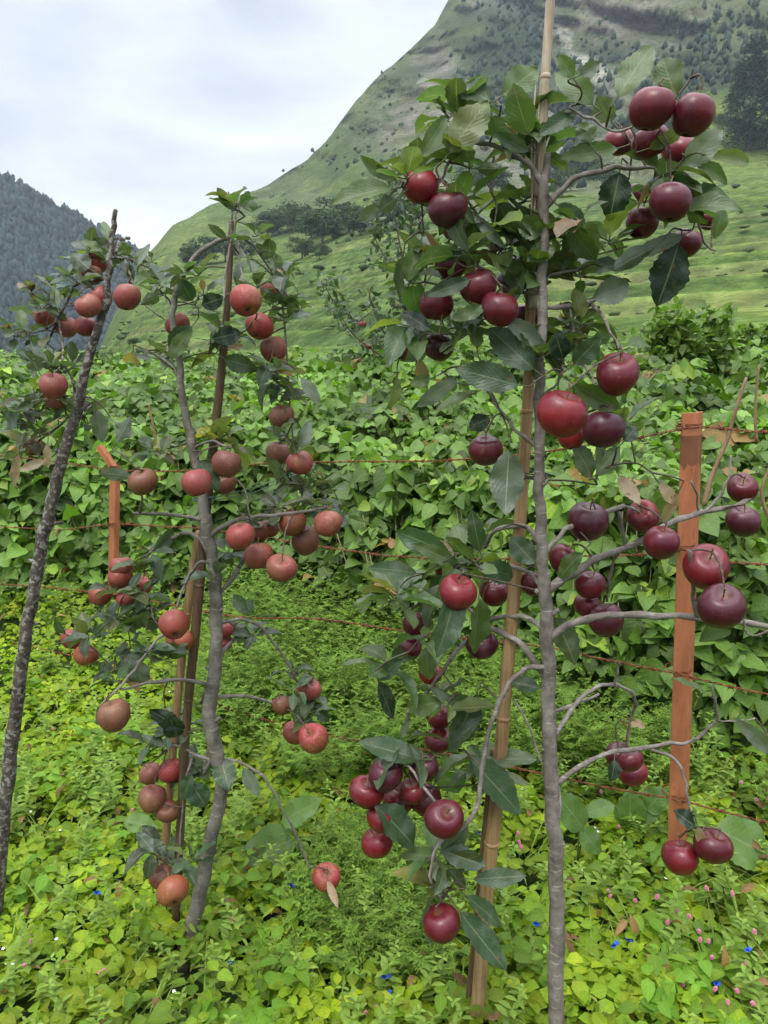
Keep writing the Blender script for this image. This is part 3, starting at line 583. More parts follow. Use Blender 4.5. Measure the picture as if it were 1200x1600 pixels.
# ------------------------------------------------------------ bean field
def beans():
    L = Leaves()
    front = lambda x: np.interp(x, [-3.2, -1.3, .8, 3], [5.1, 4.55, 3.05, 2.9])+.55*(fbm(np.asarray(x, float)*1.7+4, np.zeros(np.shape(x)), 3, 17)-.5)
    def canopy(x, y):
        d = y-front(x); h = np.interp(y, [2.8, 4.5, 6, 8, 14, 24, 60], [1.12, 1.02, 1.0, .98, 1.0, 1.0, 1.0]); h = h*(.66+.70*fbm(x*1.1, y*.9, 4, 55, .6))
        return gz(x, y)+h*np.clip((d+.10)/.38, 0, 1)**.5
    def put(x, y, z, Ls, nrm, n):
        P = np.stack([x, y, z], 1); az = rng.random(n)*6.283; c = np.array([.088, .172, .027])*(1+1.3*(fbm(x*2.2, y*2.2, 3, 66)-.5))[:, None]*(.5+1.0*rng.random((n, 1)))*np.array([1, 1, 1])
        yl = rng.random((n, 1)); c = np.where(yl < .06, c*np.array([1.6, 1.3, 1.0]), c)
        szv = .5+.85*rng.random(n); dd = rng.random((n, 1)); c = np.where(dd > .985, np.array([.22, .15, .05]), c)
        for k in range(3):
            a = az+(0, 1.75, -1.75)[k]; D = np.stack([np.cos(a), np.sin(a)*.8-.15, -.35+.35*rng.normal(size=n)], 1); off = norm(D)*Ls[:, None]*.12
            L.add(P+off, D, nrm+.5*rng.normal(size=(n, 3)), Ls*szv*(.85+.3*rng.random(n)), Ls*szv*(.72+.22*rng.random(n)), c*(.9+.2*rng.random((n, 1))), 7, 3, 'bean', .05+.16*rng.random(n), .1+.5*rng.random(n), .03)
    # top surface, size constant, density thinning with distance
    for (y0, y1, n, sc) in ((2.8, 5, 6800, 1), (5, 8, 7200, 1.1), (8, 14, 7000, 1.4), (14, 30, 5200, 2.3), (30, 60, 2500, 5.0)):
        y = y0+(y1-y0)*rng.random(n); x = (rng.random(n)*2-1)*(.60*y+.7); d = y-front(x); m = d > -.05; x, y = x[m], y[m]; n2 = len(x)
        z = canopy(x, y)-.22*rng.random(n2)**2.0*(1 if y0 < 8 else .5); put(x, y, z, (.058+.05*rng.random(n2))*sc, np.array([0, -.45, 1.]), n2)
    # front face
    n = 7600; x = (rng.random(n)*2-1)*4.4; y = front(x)-.12+.6*rng.random(n)+.4*(fbm(x*2.5, x*0, 3, 44)-.5); top = canopy(x, y)
    u = rng.random(n)**.8; z = gz(x, y)+.10+(top-gz(x, y)-.10)*u; put(x, y, z, (.045+.030*u)*(.8+.9*rng.random(n)), np.array([0, -1., .55]), n)
    # some climbing tips above the canopy
    n = 420; y = 3.0+9*rng.random(n); x = (rng.random(n)*2-1)*(.6*y+.3); m = y > front(x)+.1; x, y = x[m], y[m]; n = len(x); put(x, y, canopy(x, y)+.02+.12*rng.random(n), .05+.03*rng.random(n), np.array([0, -.6, .8]), n)
    me = L.mesh('bean_plants', M['bean_leaf']); tag(link('bean_plants', me), 'dense field of leafy green bean plants behind the wire fence', 'crop', kind='stuff')
    # stems inside the stand
    parts = []
    for k in range(260):
        x = (random.random()*2-1)*3.0; y = float(front(x))+.0+.25*random.random(); z0 = float(gz(x, y)); h = float(canopy(x, y))-z0-.05; dx = random.gauss(0, .08)
        parts.append(tube_arrays([(x, y, z0), (x+dx*.5, y+.03, z0+h*.5), (x+dx, y, z0+h)], [.004, .003, .002], 4))
    V, Q = merge(parts); tag(link('bean_stalks', poly_mesh('bean_stalks', V, Q, M['stem_pale'])), 'pale thin stalks standing inside the bean plants', 'stalks', kind='stuff')
beans()
# ------------------------------------------------------------ apples
def apple_mesh(name, mat, seed, prof=0):
    r = random.Random(seed); nu, nvv = 26, 20; V = []
    lob = [r.random()*6.28 for _ in range(3)]; sq = .95+.07*r.random()+prof*.03
    for i in range(nvv+1):
        th = math.pi*i/nvv                         # 0 = stalk end
        rr = math.sin(th); z = math.cos(th)
        R0 = .5*(rr**.92)*(1+.05*math.cos(th)); Z = .49*sq*z
        top = math.exp(-(rr/.34)**2)
        if z > 0: Z -= .15*top
        else: Z += .10*math.exp(-(rr/.26)**2)
        R0 *= 1-.07*max(0, -z)**1.2
        for k in range(nu):
            a = 2*math.pi*k/nu; b = 1+.022*math.cos(5*a+lob[0])*max(0, -z)+.03*math.cos(2*a+lob[1])+.022*math.cos(3*a+lob[2])
            V.append((R0*b*math.cos(a)+.02*z*math.cos(lob[0]), R0*b*math.sin(a)+.02*z*math.sin(lob[0]), Z+(.016+.02*abs(z))*math.cos(a+lob[1])*rr))
    Fc = [(i*nu+k, (i+1)*nu+k, (i+1)*nu+(k+1) % nu, i*nu+(k+1) % nu) for i in range(nvv) for k in range(nu)]
    V = np.array(V); V *= .072
    me = poly_mesh(name, V, Fc, mat); me.materials.append(M['calyx'])
    # dry calyx star in the lower basin
    bm = bmesh.new(); bm.from_mesh(me); zb = -.072*(.49*sq-.10)
    for k in range(5):
        a = k*1.2566; c, s = math.cos(a), math.sin(a)
        vs = [bm.verts.new((c*.0006-s*.0016, s*.0006+c*.0016, zb-.0005)), bm.verts.new((c*.0006+s*.0016, s*.0006-c*.0016, zb-.0005)), bm.verts.new((c*.006, s*.006, zb-.003)), bm.verts.new((c*.002, s*.002, zb-.005))]
        for f in ((0, 1, 2), (0, 2, 3), (1, 3, 2)): fc = bm.faces.new([vs[q] for q in f]); fc.material_index = 1
    bmesh.ops.remove_doubles(bm, verts=bm.verts, dist=1e-6); bm.to_mesh(me); bm.free(); me.update(); return me
AD = [apple_mesh('apple', M['apple_dark'], s, s % 3-1) for s in range(5)]; AP = [apple_mesh('apple', M['apple_pink'], s+9, s % 3-1) for s in range(5)]
V, Q = tube_arrays(smooth_path([(0, 0, -.004), (.0006, 0, .006), (.002, 0, .014), (.005, .001, .022)], 3), np.linspace(.0011, .0016, 10), 6); STALK = poly_mesh('stalk', V, Q, M['stalk'])
TONES = {'D': (.098, .006, .011), 'M': (.145, .008, .013), 'R': (.205, .010, .013), 'P': (.060, .006, .014), 'K': (.24, .047, .040), 'B': (.165, .048, .034), 'S': (.25, .031, .028), 'O': (.27, .07, .03)}
class Tree:
    def __init__(s, name, D0, base, label, cat, bark_, twig_, dm, seed, leafpx, leafcol):
        s.thin = {56: .84, 44: .82, 43: .82, 40: .74}.get(dm, 1); s.D0 = D0; s.dm = dm; s.bark = bark_; s.seed = seed; s.root = thing(name, base, label, cat); s.skel = []; s.apples = []; s.L = Leaves(); s.leafpx = leafpx; s.leafcol = leafcol; s.k = 0; s.tw = 0; s.bamb = []
    def adepth(s, d): return s.D0+max(-.20, min(.17, s.D0*((s.dm/d)**.6-1)))
    def near(s, x, y):
        n = d_ = 0
        for (ax, ay, ad) in s.ap:
            w_ = 1/(400+(ax-x)**2+(ay-y)**2)**2; n += w_*s.adepth(ad); d_ += w_
        return n/d_
    def set_apples(s, lst): s.ap = [(a[0], a[1], a[2]) for a in lst]; s.lst = lst
    def trunk(s, pts, D=None):
        D = D or s.D0; P = np.array([at(p[0], p[1], D+(p[3] if len(p) > 3 else 0)) for p in pts]); r = np.array([p[2]*s.thin*depth_scale(p[1], D) for p in pts])
        SP = smooth_path(np.column_stack([P, r]), 9); SP[:, 0] += .0035*(vn(np.arange(len(SP))*.35, np.zeros(len(SP)), s.seed)-.5)*2
        tube('trunk', SP[:, :3], SP[:, 3], s.bark, s.root, 14, .10, s.seed); s.skel.append(SP)
    def branch(s, pts, r0, r1, D=None, name='branch', mat=None):
        s.k += 1; n = len(pts); Pp = []
        for i, (x, y) in enumerate(pts):
            t_ = i/(n-1); d1 = D if D is not None else s.near(*pts[-1]); d0 = s.D0
            # start on the existing skeleton where it begins
            if i == 0 and s.skel:
                start = at(x, y, s.D0); best = None
                for SK in s.skel:
                    pr = SK[:, :3]; u = pr[:, 0]/(cp*pr[:, 1]-sp_*(pr[:, 2]-CAMZ)) ; v = (sp_*pr[:, 1]+cp*(pr[:, 2]-CAMZ))/(cp*pr[:, 1]-sp_*(pr[:, 2]-CAMZ))
                    dd = (600+u*F-x)**2+(800-v*F-y)**2; j = int(np.argmin(dd))
                    if best is None or dd[j] < best[0]: best = (dd[j], pr[j, 1])
                s.d0 = best[1] if best[0] < 900 else s.D0
            dd_ = s.d0+(d1-s.d0)*t_; Pp.append(at(x, y, dd_))
        P = np.array(Pp); r = .78*np.linspace(r0, r1, n)*np.array([depth_scale(y, s.D0) for _, y in pts]); SP = smooth_path(np.column_stack([P, r]), 6)
        m = len(SP); jit = .003*(np.column_stack([vn(np.arange(m)*.5, np.full(m, q), s.seed+s.k) for q in range(3)])-.5)*2; jit *= np.sin(np.linspace(0, math.pi, m))[:, None]; SP[:, :3] += jit
        SP[:, 3] *= 1+.18*(vn(np.arange(m)*.9, np.zeros(m), s.k+50)-.5)*2
        tube(name, SP[:, :3], SP[:, 3], mat or s.bark, s.root, 9, .12, s.k); s.skel.append(SP)
    def twig_to(s, P, r=.0016, name='twig', sag=.012, maxlen=.3, shoot=False):
        S = np.vstack([q[::2, :3] for q in s.skel]); d = np.linalg.norm(S-P, axis=1)+.25*np.maximum(0, P[2]-S[:, 2])*0; j = int(np.argmin(d))
        if d[j] < .006 or d[j] > maxlen: return
        A = S[j]; mid = (A+P)/2+np.array([random.gauss(0, .006), random.gauss(0, .006), sag*random.random()*min(1, d[j]/.05)])
        SP = smooth_path([A, mid, P], 4)
        if shoot: s.L.tube(SP, np.linspace(r*1.5, r, len(SP)), (.10, .075, .045), 5)
        else: tube(name, SP, np.linspace(r*1.5, r, len(SP)), M['twig'], s.root, 5, .1, 1)
        s.skel.append(np.column_stack([SP, np.full(len(SP), r)]))
    def place_apples(s, kinds):
        for a in s.lst:
            x, y, d, tone = a[:4]; flag = a[4] if len(a) > 4 else ''; D = a[5] if len(a) > 5 else s.adepth(d)
            P = at(x, y, D); size = d*depth_scale(y, D)/.072; me = random.choice(kinds); o = link('apple', me, s.root)
            view = (Vector((0, 0, CAMZ))-Vector(P)).normalized()
            if flag == 'c': ax = Vector((random.gauss(0, .15), 0, .55))-view*.85+Vector((0, 0, .25))
            elif flag == 's': ax = Vector((random.gauss(0, .3), 0, .6))+view*.75
            else: ax = Vector((random.gauss(0, .28), random.gauss(0, .28)-.05, 1))
            ax.normalize(); q = ax.to_track_quat('Z', 'Y'); o.rotation_mode = 'QUATERNION'; o.rotation_quaternion = q @ Quaternion((0, 0, 1), random.random()*6.28)
            o.location = Vector(P)-s.root.location; o.scale = (size*random.uniform(.97, 1.04), size*random.uniform(.95, 1.03), size*random.uniform(.92, 1.05))
            c = TONES[tone]; j = .85+.3*random.random(); o.color = (c[0]*j, c[1]*j, c[2]*j, 1)
            st = link('stalk', STALK, o); st.location = (0, 0, .0235)
            stem = np.array(P)+np.array(ax)*.036*size; s.twig_to(stem+np.array([0, 0, .004]), .0016)
    def hero(s, lst):
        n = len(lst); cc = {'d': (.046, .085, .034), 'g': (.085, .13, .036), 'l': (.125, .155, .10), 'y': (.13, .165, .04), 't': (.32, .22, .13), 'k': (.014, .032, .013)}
        for (x0, y0, x1, y1, w_, tone) in lst:
            D = (s.near(x0, y0)+s.D0)/2-.05; dd = random.gauss(0, .035)
            A = at(x0, y0, D); B = at(x1, y1, D+dd); v = B-A; Ln = np.linalg.norm(v); W = w_*depth_scale((y0+y1)/2, D)*1.08
            view = norm(np.array([0, 0, CAMZ])-(A+B)/2); N_ = view+.30*rng.normal(size=3)+np.array([0, 0, .25])
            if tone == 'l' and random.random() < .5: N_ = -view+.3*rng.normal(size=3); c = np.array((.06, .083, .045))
            else: c = np.array(cc[tone])
            s.L.add(A, v, N_, Ln*random.uniform(.92, 1.06), W*random.uniform(.82, 1.02), c*(.85+.3*random.random()), 17, 5, 'ellip', .05+.25*random.random(), -.05+.4*random.random(), .03+.06*random.random(), .055)
            pet = A-v/Ln*.022+np.array([0, 0, .004]); SP = [pet, (pet+A)/2, A+v*.03]; s.L.tube(SP, .0011, (.12, .14, .05))
            s.twig_to(pet, .0015, maxlen=.22, shoot=True)
    def fill(s, blobs):
        for b in blobs:
            x, y, r, n = b[:4]; tone = b[4] if len(b) > 4 else None
            for _ in range(n):
                a = random.random()*6.28; q = r*math.sqrt(random.random()); px, py = x+q*math.cos(a), y+q*math.sin(a)
                D = (s.near(px, py)+s.D0)/2+random.gauss(0, .05)+.02; P = at(px, py, D); s.twig_to(P, .0014, maxlen=.2, shoot=True)
                m = random.randint(4, 6); L0 = s.leafpx*depth_scale(py, D); az = random.random()*6.28+np.arange(m)*2.4+.3*rng.normal(size=m)
                el = .35+.5*rng.normal(size=m); Dr = np.stack([np.cos(az), np.sin(az), el], 1)
                N_ = np.stack([-np.cos(az)*.5, -np.sin(az)*.5, np.ones(m)*.9], 1)+.35*rng.normal(size=(m, 3))
                c = np.array(tone if tone else s.leafcol)*(.6+.8*rng.random((m, 1)))*(1+.25*(rng.random((m, 3))-.5)); yl = rng.random((m, 1)) < .10; c = np.where(yl, c*np.array([1.9, 1.5, 1.0]), c)
                br = rng.random((m, 1)) < .03; c = np.where(br, np.array([.20, .12, .06]), c)
                Ls = L0*(.42+.65*rng.random(m)); Dn = norm(Dr); s.L.add(P+Dn*.012, Dn, N_, Ls, Ls*(.40+.20*rng.random(m)), c, 11, 5, 'ellip', .05+.3*rng.random(m), -.1+.75*rng.random(m), .05, .05)
                for k in range(m): s.L.tube([P, P+Dn[k]*.007, P+Dn[k]*.014], .0011, (.12, .15, .05))
    def finish(s):
        off = np.array(s.root.location); link('foliage', s.L.mesh('foliage', M['apple_leaf'], off), s.root)
# ---- tall dark apple tree on the right
T1 = Tree('apple_tree', 1.48, at(868, 1640, 1.47), 'tallest apple tree, smooth grey trunk and dark maroon apples, at the right', 'apple tree', M['bark'], M['twig'], 56, 3, 78, (.068, .108, .034))
T1.set_apples([(1018, 170, 66, 'M'), (1082, 180, 66, 'M'), (968, 222, 48, 'M'), (1017, 221, 58, 'M'), (1062, 238, 54, 'M'), (985, 305, 40, 'D'), (1047, 316, 66, 'D'), (1003, 348, 52, 'M'), (1108, 343, 34, 'D'), (1072, 380, 48, 'D'),
 (658, 292, 58, 'R'), (699, 326, 60, 'D'), (710, 357, 40, 'D'), (704, 415, 52, 'D'), (681, 477, 55, 'M'), (748, 448, 58, 'D'), (780, 483, 60, 'M'), (798, 440, 46, 'P'), (825, 492, 44, 'D'), (637, 548, 40, 'D'), (686, 542, 50, 'P'),
 (965, 585, 67, 'D'), (878, 647, 78, 'R'), (893, 683, 44, 'R', '', 1.42), (942, 671, 64, 'P'), (759, 704, 55, 'D'),
 (918, 815, 66, 'P', '', 1.52), (1005, 807, 52, 'R', 's'), (1033, 848, 58, 'M'), (882, 875, 50, 'D', '', 1.55), (922, 914, 46, 'M', '', 1.55), (917, 946, 42, 'M', '', 1.58), (947, 969, 55, 'P', '', 1.53), (1160, 763, 47, 'D', 's'), (1161, 815, 52, 'P'), (1103, 886, 70, 'M', 's', 1.38), (1127, 948, 74, 'P', '', 1.30),
 (715, 926, 62, 'M'), (773, 926, 46, 'D'), (700, 890, 40, 'D'), (652, 975, 46, 'D'), (640, 1012, 39, 'M'), (753, 1008, 50, 'P'), (672, 1053, 36, 'R'), (687, 1120, 42, 'D'), (686, 1157, 44, 'M'), (832, 912, 40, 'D', '', 1.56),
 (573, 1238, 54, 'M'), (602, 1212, 52, 'P', '', 1.5), (662, 1200, 48, 'P', '', 1.52), (622, 1250, 50, 'M'), (665, 1250, 50, 'D'), (645, 1236, 44, 'M', '', 1.53), (694, 1280, 62, 'D', 's'), (590, 1316, 52, 'M'), (594, 1280, 44, 'M', '', 1.5), (690, 1443, 62, 'D'),
 (1063, 1340, 58, 'M'), (1113, 1322, 60, 'D'), (988, 1207, 45, 'R'), (967, 1180, 42, 'P'), (985, 1188, 40, 'D', '', 1.55)])
T1.trunk([(867, 1800, 15.5), (868, 1660, 15), (870, 1500, 14.5), (870, 1400, 14), (866, 1300, 13.5), (860, 1200, 13.5), (857, 1100, 13), (855, 1000, 13), (850, 920, 12), (846, 850, 10.5), (843, 780, 10), (841, 700, 9.5), (843, 600, 9), (846, 500, 9), (848, 400, 9), (850, 300, 9), (856, 240, 6)])
for p, a, b, *k in [([(852, 300), (835, 268), (805, 243), (775, 229), (738, 222)], 7, 4), ([(738, 222), (705, 250), (690, 280), (668, 290), (632, 296)], 3.5, 2), ([(632, 296), (610, 318), (590, 340)], 2, 1.3),
 ([(850, 325), (878, 297), (905, 275), (960, 262), (1010, 262), (1050, 262)], 7, 3), ([(850, 200), (870, 182), (892, 175), (925, 187), (957, 205), (1000, 190), (1048, 160), (1075, 130), (1084, 105)], 3.5, 1.8), ([(768, 300), (766, 270), (772, 245)], 3.5, 2.5),
 ([(1050, 262), (1080, 280), (1090, 330), (1100, 380), (1118, 392)], 3, 2), ([(690, 280), (735, 320), (765, 370), (790, 400)], 3, 2), ([(846, 480), (890, 480), (920, 474), (936, 464)], 5, 5), ([(925, 475), (950, 510), (968, 545)], 4, 2),
 ([(890, 480), (900, 540), (925, 590), (930, 640)], 3, 2), ([(846, 458), (800, 455), (750, 420), (700, 380)], 4, 2.5), ([(845, 470), (860, 430), (900, 420), (930, 400), (980, 385)], 3.5, 2), ([(750, 420), (700, 450), (660, 500), (650, 570)], 3, 2),
 ([(842, 700), (805, 672), (775, 630), (755, 600)], 4.5, 2.5), ([(755, 600), (720, 600), (690, 580)], 2.5, 1.5), ([(842, 620), (870, 600), (880, 570)], 3, 2),
 ([(846, 862), (832, 832), (810, 822), (775, 830), (757, 855)], 5, 4.5), ([(848, 920), (820, 890), (770, 880), (720, 880), (690, 880)], 4, 2.5),
 ([(852, 925), (880, 905), (930, 875), (1000, 845), (1045, 820), (1095, 802), (1150, 790), (1185, 770)], 9.5, 4), ([(1098, 802), (1120, 782), (1138, 745), (1142, 712)], 4, 2), ([(1092, 800), (1088, 775), (1080, 752)], 2.5, 2),
 ([(850, 865), (885, 828), (930, 806), (975, 790)], 5.5, 4.5), ([(968, 800), (973, 850), (955, 890), (948, 940)], 3.5, 2.5), ([(975, 790), (1000, 800), (1012, 812)], 2.5, 2),
 ([(858, 1000), (885, 978), (930, 965), (1000, 960), (1090, 965), (1150, 970), (1230, 985)], 8, 6, 1.40), ([(1090, 965), (1082, 920), (1078, 860)], 4.5, 3.5), ([(1085, 940), (1110, 925), (1150, 930), (1170, 990), (1215, 980)], 3, 2),
 ([(852, 985), (825, 967), (795, 962), (765, 968)], 6, 5), ([(853, 1060), (820, 1012), (790, 992), (765, 980)], 7, 6), ([(765, 980), (720, 1010), (690, 1052), (668, 1080), (640, 1110), (628, 1150)], 5, 3), ([(765, 968), (730, 950), (700, 900)], 4, 2.5),
 ([(853, 1042), (822, 1045), (795, 1068), (775, 1110), (762, 1160), (752, 1220), (742, 1270), (715, 1302)], 5.5, 4), ([(715, 1302), (685, 1318), (672, 1368), (688, 1402)], 4, 2.5), ([(715, 1302), (660, 1225), (630, 1190), (600, 1190)], 3, 2.2),
 ([(866, 1150), (890, 1115), (915, 1085), (950, 1070), (985, 1080), (992, 1100), (982, 1140), (979, 1172)], 5, 3), ([(862, 1112), (900, 1100), (935, 1085)], 4, 3), ([(960, 1070), (965, 1045), (968, 1035)], 3, 2),
 ([(870, 1225), (910, 1195), (960, 1176), (1030, 1165), (1080, 1158), (1108, 1138), (1120, 1125), (1117, 1095), (1110, 1070)], 5.5, 2), ([(1015, 1170), (1050, 1184), (1068, 1212), (1075, 1250), (1086, 1292)], 3.2, 2.5), ([(1118, 1125), (1150, 1128), (1180, 1122)], 2, 1.2),
 ([(846, 1190), (825, 1135), (803, 1092)], 3, 2), ([(866, 1330), (875, 1260), (868, 1190)], 3.5, 3.5)]: T1.branch(p, a, b, *(k if k else []))
def stubs(T, pts):
    for (x, y, dx, dy, r) in pts: T.branch([(x, y), (x+dx*.5, y+dy*.4), (x+dx, y+dy)], r*1.5, r, T.D0-.01, 'pruned_stub')
stubs(T1, [(866, 1330, 16, -12, 3), (856, 960, 16, -8, 4), (850, 930, -14, -8, 4), (862, 1180, -14, -9, 3), (846, 760, 10, -10, 3), (870, 1450, -14, -6, 3), (848, 560, -12, -10, 3)])
T1.place_apples(AD)
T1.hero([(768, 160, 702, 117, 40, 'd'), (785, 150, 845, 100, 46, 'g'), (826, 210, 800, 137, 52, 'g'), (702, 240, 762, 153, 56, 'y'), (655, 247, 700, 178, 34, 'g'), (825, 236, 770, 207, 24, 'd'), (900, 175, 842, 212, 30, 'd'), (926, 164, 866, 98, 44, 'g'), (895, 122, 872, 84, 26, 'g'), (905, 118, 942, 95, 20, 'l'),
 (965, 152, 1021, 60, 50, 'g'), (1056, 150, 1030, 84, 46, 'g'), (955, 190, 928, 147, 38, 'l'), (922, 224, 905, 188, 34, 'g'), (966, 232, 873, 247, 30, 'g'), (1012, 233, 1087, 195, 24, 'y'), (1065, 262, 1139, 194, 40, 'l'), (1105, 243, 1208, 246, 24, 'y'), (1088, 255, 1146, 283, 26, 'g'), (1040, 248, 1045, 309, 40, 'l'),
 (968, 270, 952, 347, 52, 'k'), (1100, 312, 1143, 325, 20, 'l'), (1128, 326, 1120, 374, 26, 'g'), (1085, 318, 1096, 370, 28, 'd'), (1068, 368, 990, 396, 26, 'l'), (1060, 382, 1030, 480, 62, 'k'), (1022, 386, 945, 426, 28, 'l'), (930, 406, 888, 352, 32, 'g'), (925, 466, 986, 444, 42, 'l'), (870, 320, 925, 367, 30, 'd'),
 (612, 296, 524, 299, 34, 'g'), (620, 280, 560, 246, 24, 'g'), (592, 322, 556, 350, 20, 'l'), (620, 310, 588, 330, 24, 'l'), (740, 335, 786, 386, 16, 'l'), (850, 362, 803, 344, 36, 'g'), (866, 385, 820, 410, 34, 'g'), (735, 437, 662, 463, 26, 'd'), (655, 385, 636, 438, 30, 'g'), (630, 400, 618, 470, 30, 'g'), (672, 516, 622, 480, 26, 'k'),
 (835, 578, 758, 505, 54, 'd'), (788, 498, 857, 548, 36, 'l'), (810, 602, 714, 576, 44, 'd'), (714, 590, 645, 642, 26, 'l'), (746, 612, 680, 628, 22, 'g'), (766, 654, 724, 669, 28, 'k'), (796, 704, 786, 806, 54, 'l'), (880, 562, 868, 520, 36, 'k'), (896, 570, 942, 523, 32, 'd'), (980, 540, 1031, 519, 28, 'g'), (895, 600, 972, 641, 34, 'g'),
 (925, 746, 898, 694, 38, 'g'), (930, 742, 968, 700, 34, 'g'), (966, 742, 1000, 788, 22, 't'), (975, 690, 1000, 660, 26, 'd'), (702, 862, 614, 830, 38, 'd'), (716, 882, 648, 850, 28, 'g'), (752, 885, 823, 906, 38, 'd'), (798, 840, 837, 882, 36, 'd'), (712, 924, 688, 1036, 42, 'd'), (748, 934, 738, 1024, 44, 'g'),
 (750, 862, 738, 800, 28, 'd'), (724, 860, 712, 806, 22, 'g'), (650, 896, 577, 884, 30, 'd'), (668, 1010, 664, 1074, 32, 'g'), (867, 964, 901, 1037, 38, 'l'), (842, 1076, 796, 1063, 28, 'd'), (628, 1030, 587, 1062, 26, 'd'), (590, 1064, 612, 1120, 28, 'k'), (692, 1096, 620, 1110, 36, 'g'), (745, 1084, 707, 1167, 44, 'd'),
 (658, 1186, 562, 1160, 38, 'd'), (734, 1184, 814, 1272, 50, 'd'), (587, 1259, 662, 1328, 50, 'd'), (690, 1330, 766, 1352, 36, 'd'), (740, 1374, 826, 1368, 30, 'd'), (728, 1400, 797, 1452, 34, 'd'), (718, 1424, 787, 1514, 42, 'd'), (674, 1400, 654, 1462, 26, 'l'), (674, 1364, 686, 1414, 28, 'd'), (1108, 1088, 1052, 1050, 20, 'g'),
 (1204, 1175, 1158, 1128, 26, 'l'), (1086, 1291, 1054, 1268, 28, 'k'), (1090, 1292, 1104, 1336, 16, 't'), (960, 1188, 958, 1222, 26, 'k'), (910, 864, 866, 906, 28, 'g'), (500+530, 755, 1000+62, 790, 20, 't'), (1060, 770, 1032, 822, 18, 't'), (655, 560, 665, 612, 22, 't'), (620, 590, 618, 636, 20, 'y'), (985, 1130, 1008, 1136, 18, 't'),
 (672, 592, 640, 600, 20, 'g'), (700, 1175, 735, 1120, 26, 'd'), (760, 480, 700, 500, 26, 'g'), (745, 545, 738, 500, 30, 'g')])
T1.fill([(720, 215, 40, 2), (800, 190, 45, 2), (615, 285, 30, 2), (740, 290, 50, 4), (700, 370, 55, 4), (800, 320, 50, 4), (830, 400, 50, 5), (760, 390, 50, 4), (655, 430, 30, 3), (655, 515, 30, 2), (740, 520, 50, 3), (880, 400, 50, 4), (890, 350, 30, 2), (900, 490, 45, 3), (950, 400, 30, 2), (1030, 265, 40, 2), (1000, 300, 25, 1), (1085, 330, 30, 2), (840, 560, 30, 2), (905, 540, 30, 2),
 (745, 860, 30, 2), (690, 900, 30, 2), (640, 925, 25, 3), (610, 1050, 20, 1), (700, 1090, 30, 2), (735, 1215, 30, 3), (670, 1020, 25, 1), (640, 1160, 25, 1), (820, 240, 25, 2), (690, 180, 30, 2), (700, 1345, 25, 2), (690, 1395, 15, 1, (.09, .10, .03)), (980, 665, 20, 1), (850, 240, 10, 1)])
T1.finish()
# ---- middle apple tree
T2 = Tree('apple_tree', 1.92, at(300, 1475, 1.92), 'middle apple tree with arching top, pinkish red apples and trunk bent at the foot', 'apple tree', M['bark_mid'], M['twig'], 43, 23, 44, (.064, .098, .044))
T2.set_apples([(278, 508, 40, 'S'), (384, 470, 50, 'S', 'c'), (425, 455, 36, 'K'), (405, 510, 44, 'S'), (427, 546, 42, 'K'), (440, 650, 42, 'B'), (434, 708, 38, 'B'), (469, 723, 42, 'K'), (223, 753, 46, 'B'), (307, 754, 48, 'K'), (354, 725, 46, 'B'), (351, 755, 38, 'B', '', 1.97), (375, 838, 47, 'K'), (404, 832, 34, 'S', '', 2.0), (404, 868, 44, 'K'), (440, 888, 50, 'K'), (457, 817, 42, 'S'), (421, 826, 30, 'K', '', 2.02),
 (513, 818, 46, 'K'), (478, 845, 47, 'B', '', 1.98), (188, 902, 40, 'S'), (218, 916, 37, 'S'), (157, 930, 38, 'S'), (197, 935, 32, 'K', '', 2.0), (190, 885, 36, 'K', '', 2.0), (114, 998, 36, 'K'), (134, 1024, 38, 'O'), (272, 976, 48, 'S', 'c'), (281, 1000, 42, 'O', '', 1.95), (353, 983, 28, 'S', '', 2.02), (350, 1006, 26, 'S', '', 2.02), (178, 1118, 52, 'B'), (482, 1077, 40, 'K'), (440, 1102, 32, 'B', '', 1.98),
 (460, 1145, 38, 'K'), (490, 1154, 47, 'S', 's'), (235, 1209, 35, 'B'), (267, 1204, 40, 'S'), (238, 1248, 42, 'B'), (262, 1268, 36, 'B', '', 1.95), (510, 1371, 44, 'S', 's'), (253, 1371, 42, 'B', '', 1.92), (270, 1392, 51, 'O', 'c')])
T2.trunk([(276, 1560, 16.5), (290, 1490, 16), (306, 1430, 14), (320, 1360, 13), (335, 1290, 13), (348, 1225, 13), (338, 1170, 14), (328, 1110, 13), (336, 1040, 12.5), (338, 960, 12), (334, 890, 12), (322, 820, 11), (315, 760, 9), (302, 700, 8.5), (288, 640, 7.5), (280, 570, 6.5), (271, 500, 6), (274, 460, 6), (292, 420, 5), (320, 388, 4.5), (350, 373, 4), (372, 368, 4)])
